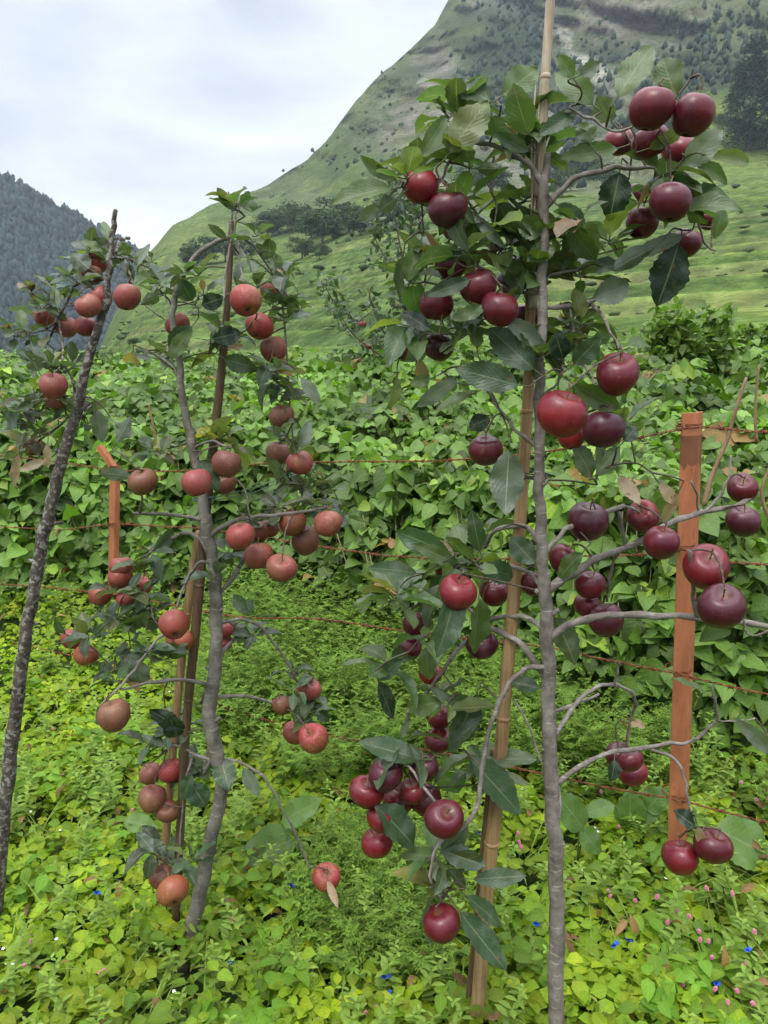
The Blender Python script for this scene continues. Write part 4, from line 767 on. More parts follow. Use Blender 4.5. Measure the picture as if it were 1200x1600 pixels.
for p, a, b, *k in [([(372, 368), (395, 382), (415, 410), (440, 450), (472, 487)], 3, 1.8), ([(362, 370), (362, 335), (357, 300)], 2.5, 1.6), ([(366, 370), (370, 335), (376, 315)], 2, 1.3), ([(362, 372), (352, 420), (350, 470)], 2.2, 1.5), ([(372, 372), (376, 410), (380, 445)], 2.6, 1.8), ([(316, 812), (270, 804), (208, 802)], 4.5, 3), ([(334, 880), (312, 842), (285, 834), (250, 850), (220, 880)], 4.5, 3),
 ([(328, 838), (350, 822), (390, 808), (440, 803), (500, 796)], 5, 3), ([(340, 930), (368, 898), (384, 872), (397, 850)], 5, 3.5), ([(338, 880), (310, 880), (290, 910), (275, 952)], 3.2, 2.5), ([(340, 1030), (326, 1068), (315, 1098)], 4.5, 3.5), ([(330, 1070), (280, 1062), (230, 1068), (190, 1078)], 4, 2.5), ([(275, 985), (245, 1000), (218, 1035), (190, 1070), (155, 1105)], 3, 2),
 ([(332, 1090), (380, 1087), (430, 1100), (478, 1122)], 4, 2.5), ([(338, 1032), (365, 1000), (387, 988)], 4.5, 3), ([(340, 975), (378, 968), (410, 982), (448, 1035), (465, 1066)], 3.5, 2), ([(338, 1182), (370, 1190), (410, 1212), (440, 1260), (465, 1310), (484, 1358)], 3, 2.2), ([(336, 1190), (305, 1180), (272, 1165), (245, 1185)], 3.5, 2), ([(300, 1185), (288, 1230), (281, 1330), (268, 1368)], 2.4, 2),
 ([(220, 880), (195, 900), (165, 940), (130, 985)], 3, 2), ([(218, 802), (222, 770), (224, 735)], 2.4, 2), ([(440, 450), (446, 540), (452, 620), (458, 700)], 2.4, 1.8), ([(302, 700), (330, 690), (355, 698)], 3, 2), ([(274, 500), (262, 470), (240, 445)], 2, 1.4), ([(280, 590), (255, 560), (225, 548)], 3, 1.8), ([(390, 808), (385, 770), (372, 750)], 2, 1.5), ([(333, 1180), (318, 1210), (330, 1150)], 4, 3)]: T2.branch(p, a, b, *(k if k else []))
stubs(T2, [(330, 1130, 14, -9, 3.5), (334, 960, 13, -9, 3.5), (336, 1050, -14, -8, 3), (345, 1240, 15, -7, 3), (300, 700, -11, -9, 2.5)])
T2.place_apples(AP)
yg = (.16, .21, .045)
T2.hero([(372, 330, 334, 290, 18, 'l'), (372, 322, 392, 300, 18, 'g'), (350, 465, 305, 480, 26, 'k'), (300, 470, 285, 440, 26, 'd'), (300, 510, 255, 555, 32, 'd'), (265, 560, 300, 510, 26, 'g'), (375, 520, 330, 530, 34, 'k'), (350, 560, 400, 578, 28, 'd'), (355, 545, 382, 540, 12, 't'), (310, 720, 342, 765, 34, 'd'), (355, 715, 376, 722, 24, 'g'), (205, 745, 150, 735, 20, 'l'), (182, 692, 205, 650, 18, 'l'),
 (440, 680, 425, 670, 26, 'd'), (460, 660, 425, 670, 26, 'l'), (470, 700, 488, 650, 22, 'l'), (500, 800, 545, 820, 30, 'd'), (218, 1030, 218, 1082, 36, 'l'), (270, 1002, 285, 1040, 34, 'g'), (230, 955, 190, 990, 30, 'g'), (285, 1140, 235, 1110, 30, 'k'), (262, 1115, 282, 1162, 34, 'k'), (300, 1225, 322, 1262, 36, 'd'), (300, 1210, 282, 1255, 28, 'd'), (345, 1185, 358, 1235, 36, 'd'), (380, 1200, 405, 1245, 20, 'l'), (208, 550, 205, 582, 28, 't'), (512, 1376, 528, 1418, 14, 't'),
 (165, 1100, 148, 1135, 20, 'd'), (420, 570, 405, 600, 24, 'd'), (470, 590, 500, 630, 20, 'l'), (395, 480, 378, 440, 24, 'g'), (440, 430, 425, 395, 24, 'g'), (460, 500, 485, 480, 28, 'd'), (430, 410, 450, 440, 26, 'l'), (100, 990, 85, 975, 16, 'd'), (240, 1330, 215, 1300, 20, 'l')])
T2.fill([(390, 375, 30, 3), (300, 450, 30, 5), (250, 445, 20, 3), (420, 430, 35, 6), (345, 520, 35, 5), (450, 480, 25, 5), (262, 545, 25, 3), (410, 590, 30, 5), (450, 615, 20, 5), (470, 680, 18, 2), (320, 690, 30, 3, yg), (355, 690, 25, 2, yg), (250, 710, 20, 3), (460, 765, 45, 10, (.075, .09, .045)), (515, 790, 25, 3), (415, 835, 18, 3), (230, 880, 20, 2), (345, 880, 30, 3), (178, 955, 35, 6), (232, 950, 30, 5), (140, 990, 20, 3), (200, 1030, 35, 6),
 (255, 1030, 15, 2), (165, 1060, 20, 2), (275, 1130, 25, 3), (300, 1195, 25, 3), (230, 1160, 20, 2), (390, 985, 25, 3), (450, 1060, 22, 3), (500, 1100, 25, 3), (480, 1120, 15, 2), (250, 1335, 18, 3), (290, 1350, 15, 2), (370, 315, 10, 2)])
T2.finish()
# ---- left apple tree
T3 = Tree('apple_tree', 2.1, at(-5, 1470, 2.05), 'leftmost apple tree with leaning dark trunk spotted with pale lichen', 'apple tree', M['bark_lichen'], M['twig'], 40, 43, 40, (.068, .098, .052))
T3.set_apples([(150, 412, 37, 'K'), (157, 466, 40, 'K'), (138, 478, 42, 'K'), (199, 464, 43, 'K'), (69, 495, 33, 'K'), (104, 511, 36, 'K'), (134, 510, 34, 'K', '', 2.17), (83, 603, 43, 'K'), (88, 626, 32, 'B', '', 2.16), (50, 698, 30, 'B'), (144, 430, 32, 'K', '', 2.16)])
T3.trunk([(-20, 1600, 18), (-14, 1500, 17), (0, 1330, 15), (14, 1200, 14.5), (28, 1090, 13.5), (42, 980, 13), (58, 890, 12.5), (74, 810, 13), (92, 740, 12), (106, 690, 11), (120, 640, 11), (130, 590, 9.5), (146, 530, 9), (160, 490, 8.5), (168, 450, 7.5), (172, 400, 6.5), (176, 360, 6), (181, 328, 4.5)], 2.08)
for p, a, b in [([(172, 432), (150, 438), (122, 442), (105, 470), (88, 505), (74, 536)], 4, 2.5), ([(88, 505), (60, 518), (30, 518)], 2.4, 1.5), ([(172, 402), (200, 405), (240, 422), (280, 452)], 2.6, 1.5), ([(195, 405), (220, 470), (258, 500)], 1.8, 1.3), ([(92, 500), (97, 560), (84, 585)], 2.4, 1.8), ([(122, 632), (105, 655), (60, 690)], 3, 1.8), ([(73, 820), (98, 817)], 4, 3), ([(128, 640), (140, 630)], 4, 4), ([(118, 642), (115, 600), (100, 570)], 3, 1.8), ([(180, 395), (188, 375), (202, 372)], 3.5, 3)]: T3.branch(p, a, b)
stubs(T3, [(42, 980, 14, -7, 3.5), (100, 710, -13, -8, 3), (60, 880, -14, -5, 3), (20, 1150, 13, -8, 3.5)])
T3.place_apples(AP)
T3.hero([(172, 378, 162, 340, 18, 'g'), (140, 420, 110, 395, 28, 'l'), (200, 400, 190, 378, 20, 'g'), (160, 395, 130, 370, 18, 'g'), (240, 440, 205, 425, 20, 'g'), (215, 415, 235, 378, 10, 'l'), (36, 515, 30, 475, 20, 'g'), (90, 480, 82, 445, 16, 'g'), (25, 520, -5, 522, 14, 'l'), (70, 720, 30, 735, 14, 't'), (75, 690, 72, 735, 14, 't'), (30, 710, 22, 760, 16, 't'), (150, 640, 160, 690, 26, 'l'), (180, 660, 215, 690, 20, 'l'), (30, 650, 0, 665, 30, 'l'), (60, 580, 50, 560, 28, 'l')])
T3.fill([(130, 400, 18, 3), (205, 400, 22, 4), (240, 430, 25, 4), (60, 480, 22, 3), (30, 525, 18, 3), (90, 465, 20, 3), (112, 440, 15, 2), (70, 560, 25, 4), (62, 640, 28, 6, (.085, .105, .06)), (100, 645, 22, 4), (40, 695, 20, 3, (.10, .11, .06)), (15, 640, 15, 3), (140, 650, 18, 2), (95, 570, 18, 3)])
T3.finish()
# ---- slender apple tree far behind, among the beans
T4 = Tree('apple_tree', 6.6, at(640, 700, 6.6), 'small distant fine leaved apple tree rising from the bean field', 'apple tree', M['twig'], M['twig'], 12, 63, 12, (.045, .085, .03))
T4.adepth = lambda d: 6.6
T4.set_apples([(566, 507, 13, 'S'), (576, 540, 12, 'S'), (611, 578, 10, 'B'), (620, 580, 10, 'B'), (618, 478, 8, 'S')])
T4.trunk([(650, 720, 6), (645, 620, 5), (640, 540, 4), (636, 450, 3), (642, 350, 2), (650, 270, 1)])
for p in [[(644, 600), (600, 560), (550, 520), (520, 470), (505, 440)], [(640, 560), (600, 520), (580, 470), (575, 450)], [(636, 500), (620, 440), (590, 380), (575, 350)], [(642, 480), (680, 420), (700, 380)], [(638, 440), (620, 360), (610, 300)], [(642, 380), (670, 320), (690, 280)], [(645, 610), (690, 560), (720, 500)], [(600, 560), (590, 560), (575, 535)], [(644, 600), (620, 590), (612, 572)]]: T4.branch(p, 2, .8, 6.6)
T4.place_apples(AP)
for (x, y, r, n) in [(510, 450, 18, 7), (530, 480, 20, 8), (555, 500, 20, 7), (580, 470, 18, 6), (600, 520, 25, 10), (620, 450, 28, 10), (600, 400, 25, 8), (590, 360, 20, 8), (640, 350, 35, 14), (680, 400, 30, 10), (620, 300, 25, 9), (690, 300, 30, 9), (650, 270, 20, 6), (690, 500, 30, 10), (640, 560, 30, 10), (575, 540, 20, 5), (650, 480, 25, 8)]:
    for _ in range(n):
        a = random.random()*6.28; q = r*math.sqrt(random.random()); P = at(x+q*math.cos(a), y+q*math.sin(a), 6.6+random.gauss(0, .18)); T4.twig_to(P, .003, maxlen=.5, shoot=True) if random.random() < .35 else None
        m = 9; d = rdir(m)+np.array([0, 0, .3]); Ls = .055+.03*rng.random(m); T4.L.add(P+rdir(m)*.05, d, rdir(m)+np.array([0, -.3, .6]), Ls, Ls*.42, np.array([.05, .085, .033])*(.6+.9*rng.random((m, 1))), 5, 3, 'ellip', .15, .2)
T4.finish()
# ------------------------------------------------------------ stakes
def stake(name, pts, D, mat, label, cat='stake', knots=7, group=None):
    P = np.array([at(p[0], p[1], D+(p[3] if len(p) > 3 else 0)) for p in pts]); r = .84*np.array([p[2]*depth_scale(p[1], D) for p in pts]); base = P[-1].copy() if P[-1][2] < P[0][2] else P[0].copy()
    o = thing(name, base, label, cat, group); S = smooth_path(np.column_stack([P, r]), 14); ln = np.concatenate([[0], np.cumsum(np.linalg.norm(np.diff(S[:, :3], axis=0), axis=1))])
    rr = S[:, 3].copy(); sp = ln[-1]/knots
    V, Q = tube_arrays(S[:, :3], rr, 10, .05, 3); link('pole', poly_mesh('pole', V-base, Q, mat), o)
    parts = []
    for k in range(1, knots):
        j = int(np.argmin(abs(ln-(k+.13*math.sin(k*5))*sp))); d = norm(S[min(j+1, len(S)-1), :3]-S[max(j-1, 0), :3]); c = S[j, :3]; q = rr[j]
        V, Q = tube_arrays([c-d*.005, c-d*.002, c+d*.002, c+d*.005], [q*.98, q*1.13, q*1.13, q*.98], 10); link('node_ring', poly_mesh('node_ring', V-base, Q, mat), o)
    return o, base
s1, b1 = stake('bamboo_stake', [(862, -40, 8.5), (860, 0, 8.5), (852, 120, 9), (843, 240, 11), (838, 350, 9.5), (832, 480, 9)], 1.52, M['bamboo_pale'], 'pale weathered bamboo pole sticking up above the tallest apple tree', knots=3)
parts = []
for k in range(7):     # split, frayed fibres at its lower half
    x = 838+6*math.sin(k*2.1); y0 = 120+k*28; parts.append(tube_arrays([at(x, y0, 1.508), at(x-4+k % 3, y0+60, 1.503), at(x-3, y0+115, 1.505)], [.0005, .0022, .0006], 4))
for V, Q in parts: link('split_fibre', poly_mesh('split_fibre', V-b1, Q, M['bamboo_pale']), s1)
stake('bamboo_stake', [(829, 440, 9), (826, 590, 10), (815, 780, 11.5), (802, 940, 12), (788, 1100, 12), (776, 1250, 13), (760, 1400, 13), (740, 1660, 13), (728, 1800, 13.5)], 1.56, M['bamboo'], 'tan bamboo stake leaning beside the trunk of the tallest apple tree')
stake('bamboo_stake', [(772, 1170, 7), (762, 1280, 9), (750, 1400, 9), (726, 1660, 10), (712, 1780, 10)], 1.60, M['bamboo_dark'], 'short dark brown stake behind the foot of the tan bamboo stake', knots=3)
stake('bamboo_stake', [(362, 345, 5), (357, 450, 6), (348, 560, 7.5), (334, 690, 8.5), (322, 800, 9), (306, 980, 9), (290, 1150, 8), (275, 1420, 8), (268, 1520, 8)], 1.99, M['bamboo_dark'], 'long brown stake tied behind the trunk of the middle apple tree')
stake('bamboo_stake', [(312, 830, 7), (300, 900, 8), (284, 1030, 8), (268, 1200, 7.5), (250, 1440, 8), (245, 1520, 8)], 2.02, M['bamboo'], 'thin tan stake left of the trunk of the middle apple tree', knots=5)
# ties of wire round trunk and stake
def tie(x, y, rpx, D, label, mat='tie', tail=None):
    P = at(x, y, D); r = rpx*depth_scale(y, D); parts = []
    for k in range(3):
        a = np.linspace(0, 6.283, 22); pts = np.stack([P[0]+r*np.cos(a), P[1]+r*.9*np.sin(a), P[2]+.004*k+.003*np.sin(a*2+k)], 1); parts.append(tube_arrays(pts, .0012, 5))
    if tail:
        for q in tail: parts.append(tube_arrays(smooth_path([at(*p) for p in q], 5), .0012, 5))
    V, Q = merge(parts); o = link('tie_wire', poly_mesh('tie_wire', V-P, Q, M[mat])); o.location = P; tag(o, label, 'wire')
tie(318, 782, 17, 1.95, 'dull green wire tied round the middle apple tree trunk and its stake', 'wire_green', [[(334, 782, 1.95), (400, 768, 2.1), (470, 738, 2.3)], [(334, 778, 1.96), (410, 758, 2.12), (470, 734, 2.32)]])
tie(836, 748, 19, 1.52, 'dark wire tied round the tallest apple tree trunk and the tan bamboo stake')
# ------------------------------------------------------------ barbed wire fence
def fd(px): return 1/(1/3.6+(px-175)/(1065-175)*(1/2.1-1/3.6))
def angle_post(top, bot, wpx, D, name):
    A = at(bot[0], bot[1], D); B = at(top[0], top[1], D); w_ = wpx*depth_scale(top[1], D); th = .005; A = A+(A-B)*.05
    d = norm(B-A); s = norm(np.cross(d, np.array([0, 1., 0]))); s = s if s[0] > 0 else -s; n = norm(np.cross(d, s)); n = n if n[1] > 0 else -n
    sc = [(-w_/2, 0), (w_/2, 0), (w_/2+w_*.62, w_*.72), (w_/2+w_*.62-th, w_*.72+th*.6), (w_/2-th*.7, th), (-w_/2, th)]; V = []
    for P in (A, B-d*.0): V += [P+s*x+n*y for x, y in sc]
    k = 6; Fc = [(i, (i+1) % k, k+(i+1) % k, k+i) for i in range(k)]+[(5, 4, 1, 0), (4, 3, 2, 1), (k, k+1, k+4, k+5), (k+1, k+2, k+3, k+4)]
    return np.array(V), Fc, A
fence = thing('barbed_wire_fence', at(1052, 1370, 2.1), 'rusty barbed wire fence on orange painted angle iron posts running behind the apple trees', 'fence')
fo = np.array(fence.location)
V, Fc, A = angle_post((1078, 645), (1052, 1400), 25, 2.1, 'post'); me = poly_mesh('post', V-A, Fc, M['paint'], False)
p1 = link('post', me, fence, A-fo); tag(p1, 'brick orange angle iron post')
bm = bmesh.new(); bm.from_mesh(me); bmesh.ops.recalc_face_normals(bm, faces=bm.faces); bmesh.ops.bevel(bm, geom=[e for e in bm.edges], offset=.0008, segments=1, affect='EDGES'); bm.to_mesh(me); bm.free()
V, Fc, A = angle_post((176, 728), (173, 925), 9, 3.6, 'post'); me = poly_mesh('post', V-A, Fc, M['paint'], False); p2 = link('post', me, fence, A-fo)
V, Fc, A = angle_post((152, 698), (174, 730), 7, 3.6, 'post'); link('post_arm', poly_mesh('post_arm', V-np.array(p2.location)-fo, Fc, M['paint'], False), p2)
WR = [[(-300, 690), (0, 712), (165, 732), (290, 736), (420, 723), (560, 722), (730, 718), (850, 705), (990, 685), (1090, 668), (1200, 676), (1500, 690)],
 [(-300, 815), (0, 823), (90, 828), (172, 820), (300, 825), (430, 842), (600, 868), (760, 873), (900, 868), (1010, 865), (1062, 857), (1130, 875), (1200, 882), (1500, 900)],
 [(-300, 890), (0, 912), (172, 928), (360, 962), (500, 968), (620, 985), (830, 1008), (930, 1028), (1050, 1050), (1110, 1065), (1200, 1085), (1500, 1130)],
 [(0, 1000), (172, 1040), (350, 1105), (520, 1150), (600, 1160), (820, 1202), (900, 1220), (1000, 1240), (1058, 1250), (1200, 1285), (1500, 1350)]]
for wi, pts in enumerate(WR):
    P = np.array([at(x, y, fd(x)-.012) for x, y in pts]); S = smooth_path(P, 12); ln = np.concatenate([[0], np.cumsum(np.linalg.norm(np.diff(S, axis=0), axis=1))]); n = int(ln[-1]/.007); t_ = np.linspace(0, ln[-1], n); C = np.stack([np.interp(t_, ln, S[:, k]) for k in range(3)], 1)
    C[:, 2] += .004*(fbm(t_*4, t_*0, 3, wi)-.5)*2
    T = norm(np.gradient(C, axis=0)); U = norm(np.cross(T, [0, 0, 1.])); W_ = np.cross(T, U); parts = []
    for ph in (0, math.pi):
        a = t_*2*math.pi/.055+ph; parts.append(tube_arrays(C+.0022*(np.cos(a)[:, None]*U+np.sin(a)[:, None]*W_), .0016, 5))
    for q in np.arange(.05, ln[-1], .105):
        j = min(n-2, int(q/.007)); c = C[j]
        a = np.linspace(0, 6.28*2.2, 16); hx = c+T[j]*(np.linspace(-.005, .005, 16)[:, None])+.0048*(np.cos(a)[:, None]*U[j]+np.sin(a)[:, None]*W_[j]); parts.append(tube_arrays(hx, .0013, 4))
        for sg in (-1, 1):
            for s2 in (-1, 1):
                an = random.random()*3.14; d = (math.cos(an)*U[j]+math.sin(an)*W_[j])*s2*.014+T[j]*sg*.005; parts.append(tube_arrays([c+T[j]*sg*.004, c+T[j]*sg*.004+d*.6, c+T[j]*sg*.004+d], [.0013, .0011, .0003], 4))
    V, Q = merge(parts); link('wire', poly_mesh('wire', V-fo, Q, M['rust']), fence)
for px_, py_, pw in [(1079, 669, 17), (1068, 858, 17), (1062, 1054, 17), (1057, 1250, 17), (176, 732, 6), (174, 821, 6), (173, 915, 6)]:
    D_ = 2.1 if px_ > 500 else 3.6; c = at(px_, py_, D_); r = pw*depth_scale(py_, D_)*1.12; a = np.linspace(0, 6.283*2.3, 44)
    V, Q = tube_arrays(np.stack([c[0]+r*np.cos(a)+r*.2, c[1]+r*.9+r*1.15*np.sin(a), c[2]+.004*np.sin(a*.5+px_)+.0012*a], 1), .0014, 5); link('wire_tie', poly_mesh('wire_tie', V-fo, Q, M['rust']), fence)
# ------------------------------------------------------------ dry canes, dock plants, flowers, blue scrap
def cane(name, pts, r0, r1, D, label):
    P = smooth_path([at(x, y, D) for x, y in pts], 6); o = link(name, None) if False else None
    V, Q = tube_arrays(P, np.linspace(r0, r1, len(P))*depth_scale(800, D), 6, .15, 2); b = P[0]; o = link(name, poly_mesh(name, V-b, Q, M['dry'])); o.location = b; tag(o, label, 'stalk')
cane('dry_stalk', [(1100, 790), (1112, 745), (1135, 690), (1150, 640), (1166, 590)], 4, 2.2, 2.5, 'dry brown stalk leaning behind the barbed wire right of the orange post')
cane('dry_stalk', [(1182, 690), (1180, 640), (1186, 570)], 2.5, 1.6, 2.8, 'thin dry stalk at the right edge among the bean leaves')
cane('dry_stalk', [(246, 704), (238, 660), (232, 630)], 2.5, 1.5, 3.4, 'short rust brown stalk behind the middle tree, above the barbed wire')
cane('dry_stalk', [(1205, 820), (1190, 770), (1207, 720)], 3, 2.2, 2.3, 'dark bent stalk at the right edge beside the two paired apples')
def dock(cx, cy, leaves, label):
    D = None
    for D in np.arange(1.1, 4, .03):
        if at(cx, cy, D)[2] < gz(at(cx, cy, D)[0], D)+.13: break
    D -= .12; B = at(cx, cy, D); B[2] -= .16; o = thing('dock_plant', B, label, 'plant', 'broad leaved docks in the ground cover')
    for (x0, y0, x1, y1, w_) in leaves:
        L = Leaves(); A = at(x0, y0, D); E = at(x1, y1, D-.02); v = E-A; Ln = np.linalg.norm(v); A[2] += .01
        L.add(A, v, norm(np.array([0, 0, CAMZ])-A)+np.array([0, 0, .7]), Ln, w_*depth_scale(y0, D)*1.1, np.array([.115, .205, .04])*(.85+.3*random.random()), 15, 7, 'ovate', .08, .15, .05, .03)
        link('leaf', L.mesh('leaf', M['dock_leaf'], B), o)
        tube('leaf_stem', [B, (B+A)/2+np.array([0, 0, .01]), A], .0025, M['stem_green'], o, 5)
    return o
M['dock_leaf'] = leaf_material('dock leaf', .5, .3, (1.1, 1.1, 1.1), hero=True, spec=.35)
dock(470, 1312, [(466, 1312, 357, 1360, 66), (440, 1290, 500, 1250, 40)], 'dock plant with a broad light green leaf lying right of the middle tree foot')
dock(1130, 1300, [(1120, 1300, 1225, 1350, 78)], 'dock plant with a wide leaf at the right edge behind the two lowest apples')
dock(1000, 1265, [(985, 1300, 985, 1240, 44), (1010, 1270, 1040, 1235, 40), (960, 1262, 905, 1275, 26), (990, 1290, 1042, 1252, 30)], 'dock plant with several upright leaves left of the orange post')
dock(905, 1290, [(912, 1300, 872, 1242, 46), (905, 1300, 945, 1340, 34)], 'dock plant with leaves right behind the tallest tree trunk')
dock(195, 1280, [(195, 1285, 248, 1298, 30)], 'dock plant with one pale leaf left of the lowest clusters of the middle tree')
def flower_mesh(kind):
    parts = []
    if kind == 'pink':
        for k in range(14):
            a = k*2.4; h = k*.0011; rr = .0045*math.sin(math.pi*(k+2)/17); parts.append((ICV*.0024+np.array([rr*math.cos(a), rr*math.sin(a), h]), [tuple(f) for f in ICF]))
    elif kind == 'blue':
        for a in (.5, 2.6): 
            g = []; n = 9
            pts = [(0, 0, 0)]+[(math.cos(a)*(.008+.007*math.cos(t_))-math.sin(a)*.008*math.sin(t_), .003*math.sin(t_*2), math.sin(a)*(.008+.007*math.cos(t_))+math.cos(a)*.008*math.sin(t_)) for t_ in np.linspace(0, 6.28, n+1)[:-1]]
            V = np.array(pts); V2 = V+np.array([0, .0006, 0]); parts.append((np.vstack([V, V2]), [(0, 1+i, 1+(i+1) % n) for i in range(n)]+[(n+1, n+2+(i+1) % n, n+2+i) for i in range(n)]))
        parts.append((ICV*.002+np.array([0, -.003, -.001]), [tuple(f) for f in ICF]))
    else:
        for k in range(5):
            a = k*1.257; parts.append((ICV*np.array([.003, .003, .001])+np.array([.0035*math.cos(a), .0035*math.sin(a), .0]), [tuple(f) for f in ICF]))
        parts.append((ICV*.0016, [tuple(f) for f in ICF]))
    V, Q = merge(parts); me = poly_mesh(kind+'_flower', V, Q, M[{'pink': 'pink', 'blue': 'blue', 'white': 'white', 'yellow': 'yellow'}[kind]])
    return me
SV, SQ = tube_arrays([(0, 0, -.10), (.004, 0, -.05), (0, 0, 0)], [.0012, .001, .0009], 4); FSTEM = poly_mesh('flower_stem', SV, SQ, M['stem_green'])
FM = {k: flower_mesh(k) for k in ('pink', 'blue', 'white', 'yellow')}
def flower(kind, px, py, lab, group, sz=1.0):
    for D in np.arange(.9, 4.6, .02):
        P = at(px, py, D)
        if P[2] < gz(P[0], D)+.165: break
    o = thing(kind+'_flower', P, lab, 'flower', group); link('bloom', FM[kind], o); link('stem', FSTEM, o); o.scale = (sz,)*3; o.rotation_euler = (random.gauss(0, .3), random.gauss(0, .3), random.random()*.8-.4)
lab0 = 'small pink knotweed flower head among the ground cover leaves'
PK = [(1025, 1405), (1057, 1425), (1078, 1435), (1106, 1392), (1145, 1400), (1042, 1445), (1093, 1458), (1093, 1472), (1107, 1474), (950, 1393), (952, 1402), (992, 1410), (1065, 1540), (1153, 1552), (1178, 1570), (1115, 1548), (1137, 1570), (1111, 1499), (1165, 1508), (1157, 1225), (1183, 1252), (1195, 1240), (1200, 1250), (911, 1287), (965, 1270), (967, 1294), (980, 1259), (811, 1319), (810, 1305), (815, 1326), (48, 1475), (155, 1523), (165, 1519), (40, 1508),
 (567, 1386), (587, 1578), (637, 1560), (572, 1585), (365, 1440), (207, 1268), (180, 1290), (472, 1038), (517, 1030), (515, 1008), (995, 945), (1030, 925), (985, 955), (1172, 1105), (1185, 1100), (1140, 1100), (1008, 1232), (590, 950), (605, 965), (480, 1265), (83, 1140), (1010, 1560), (940, 1240), (800, 1365), (1180, 1460)]
ZONES = [('left of the left tree foot', 0, 30, 1100, 1600), ('between the left and middle tree feet', 30, 300, 1420, 1600), ('beside the middle tree lowest apples', 30, 330, 1160, 1420), ('behind the left tree', 0, 330, 850, 1160),
 ('at the bottom between middle tree and stake', 300, 745, 1420, 1600), ('below the middle tree branches', 330, 550, 1160, 1420), ('behind the middle tree right side', 330, 560, 850, 1160), ('left of the dark apple cluster', 550, 620, 850, 1160), ('beside the tan bamboo stake', 550, 860, 1160, 1600),
 ('at the foot of the tallest trunk', 875, 1010, 1440, 1600), ('right of the tallest trunk', 875, 1010, 1290, 1440), ('among the broad dock leaves', 875, 1045, 1150, 1290), ('behind the thick right branches', 875, 1200, 880, 1150), ('below the two lowest right apples', 1010, 1200, 1370, 1480), ('in the bottom right corner', 1010, 1200, 1480, 1600), ('at the right edge near the lowest wire', 1100, 1201, 1150, 1370)]
def flowers(kind, pts, word, group, sz):
    by = {}
    for x, y in pts:
        z = next((z[0] for z in ZONES if z[1] <= x < z[2] and z[3] <= y < z[4]), 'among the weeds'); by.setdefault(z, []).append((x, y))
    for z, l in by.items():
        l.sort()
        for k, (x, y) in enumerate(l): flower(kind, x, y, (word+' '+z) if len(l) == 1 else ordn(k, len(l))+' '+word+' '+z, group, sz*(.85+.3*random.random()))
flowers('pink', PK, 'pink flower', 'pink knotweed flowers', .85)
flowers('blue', [(152, 1396), (455, 1384), (962, 1477), (983, 1469), (842, 1436), (838, 1445), (1170, 1485), (1120, 1538), (909, 1570), (603, 1527), (606, 1552), (425, 1270), (357, 1505), (785, 1393), (750, 1302)], 'blue flower', 'blue dayflowers', .8)
flowers('white', [(48, 1268), (94, 1297), (20, 1506), (10, 1506), (272, 1549), (88, 1467), (122, 1578), (930, 1293), (934, 1299), (816, 1232), (877, 1190), (973, 1543), (981, 1543), (587, 1100), (585, 1138), (445, 1166), (500, 1098), (265, 1080), (5, 1482), (908, 1360), (1015, 1030), (1040, 1372), (710, 1290)], 'tiny white flower', 'tiny white flowers', .75)
flowers('yellow', [(80, 1078), (109, 1080), (158, 1143), (150, 1100), (545, 855)], 'yellow flower', 'yellow flowers', 1.2)
# blue plastic scrap beyond the beans
P = at(600, 580, 9.5); L = Leaves()
for k in range(4): L.add(P+np.array([-.12+.09*k, .02*k, .01*math.sin(k*3)]), (1, .2, .2*math.sin(k*4)), (0, -1, .4), .13, .09, (1, 1, 1), 7, 5, 'ellip', .2, .3, .1)
o = link('plastic_scrap', L.mesh('plastic_scrap', M['tarp'], P)); o.location = P; tag(o, 'crumpled scrap of bright blue plastic at the far edge of the bean field', 'plastic')
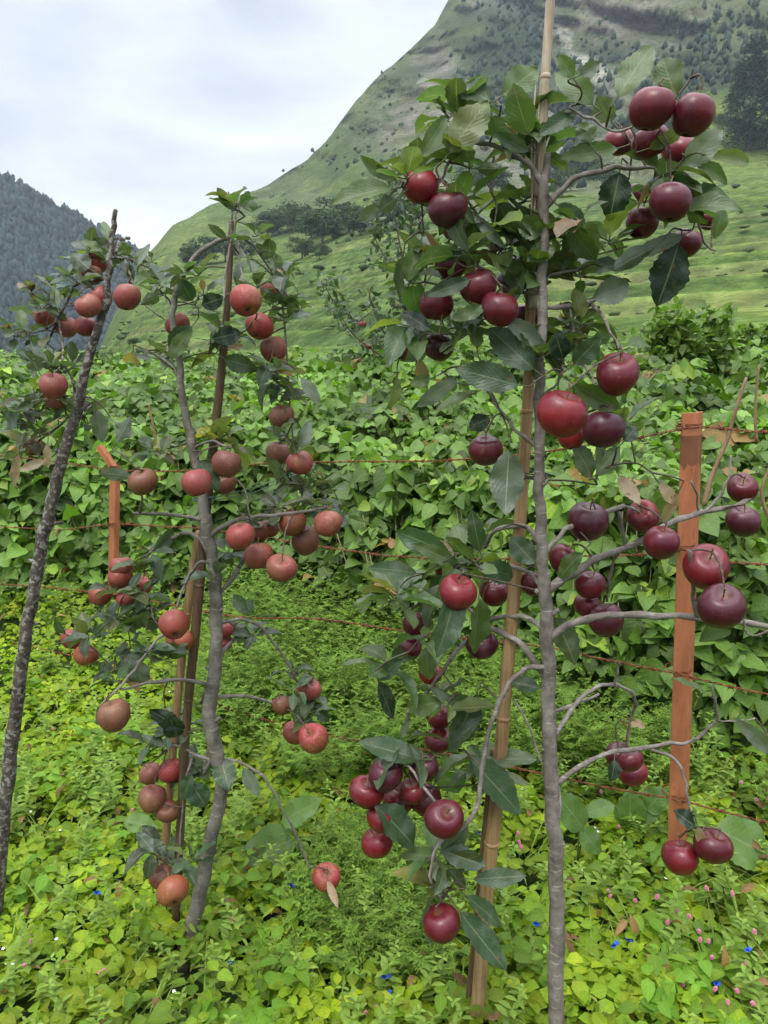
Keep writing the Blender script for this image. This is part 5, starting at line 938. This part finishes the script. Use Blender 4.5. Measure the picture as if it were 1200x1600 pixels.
# leafy shrub at the right edge of the field
def shrub(px, py, D, h, w_, label):
    P0 = at(px, py, D); o = thing('shrub', P0, label, 'shrub'); L = Leaves(); parts = []
    for k in range(16):
        a = random.random()*6.28; q = random.random()**.5*w_/2; top = P0+np.array([math.cos(a)*q, math.sin(a)*q*.6, h*(.5+.5*random.random())]); S = smooth_path([P0, (P0+top)/2+np.array([math.cos(a)*q*.3, 0, 0]), top], 6); parts.append(tube_arrays(S-P0, np.linspace(.007, .002, len(S)), 5))
        for c in S[3:]:
            m = 9; d = rdir(m)+np.array([0, 0, .3]); Ls = .07+.05*rng.random(m); L.add(c+rdir(m)*.05, d, rdir(m)+np.array([0, -.4, .9]), Ls, Ls*.5, np.array([.10, .18, .035])*(.6+.8*rng.random((m, 1))), 5, 3, 'ovate', .12, .3)
    for V, Q in parts: link('stem', poly_mesh('stem', V, Q, M['stem_green']), o)
    link('foliage', L.mesh('foliage', M['bean_leaf'], P0), o)
shrub(1075, 610, 6.0, .62, .75, 'leafy shrub standing up from the bean field above the orange post')
shrub(470, 640, 7.5, .55, .8, 'leafy plant rising from the far bean field right of the middle tree')
shrub(700, 640, 9, .6, .9, 'pale green bush behind the bean field under the tallest tree')
shrub(1180, 590, 8, .5, .9, 'low bush at the right edge of the bean field')
# ------------------------------------------------------------ air
HAZE = True
if HAZE:
    t = NT('valley haze'); v = t.n('ShaderNodeVolumePrincipled'); v.inputs['Color'].default_value = (.74, .87, 1, 1); v.inputs['Density'].default_value = .00019; v.inputs['Anisotropy'].default_value = .2
    t.l(v.outputs[0], t.out.inputs['Volume'])
    bm = bmesh.new(); bmesh.ops.create_cube(bm, size=1); me = bpy.data.meshes.new('haze'); bm.to_mesh(me); bm.free(); me.materials.append(t.m)
    allz = [(o.matrix_world if False else None) for o in ()]
    mx = 0; mn = 0; ext = 0
    for nm in ('mountain', 'forest_hill', 'forest', 'mountain_wood'):
        c = np.empty(len(bpy.data.meshes[nm].vertices)*3, np.float32); bpy.data.meshes[nm].vertices.foreach_get('co', c); c = c.reshape(-1, 3); mx = max(mx, c[:, 2].max()); mn = min(mn, c[:, 2].min()); ext = max(ext, abs(c[:, :2]).max())
    lo = mn-1; hi = mx+5; e = ext+30; o = link('haze', me); o.location = (0, 0, (lo+hi)/2); o.scale = (2*e, 2*e, hi-lo); tag(o, kind='stuff')
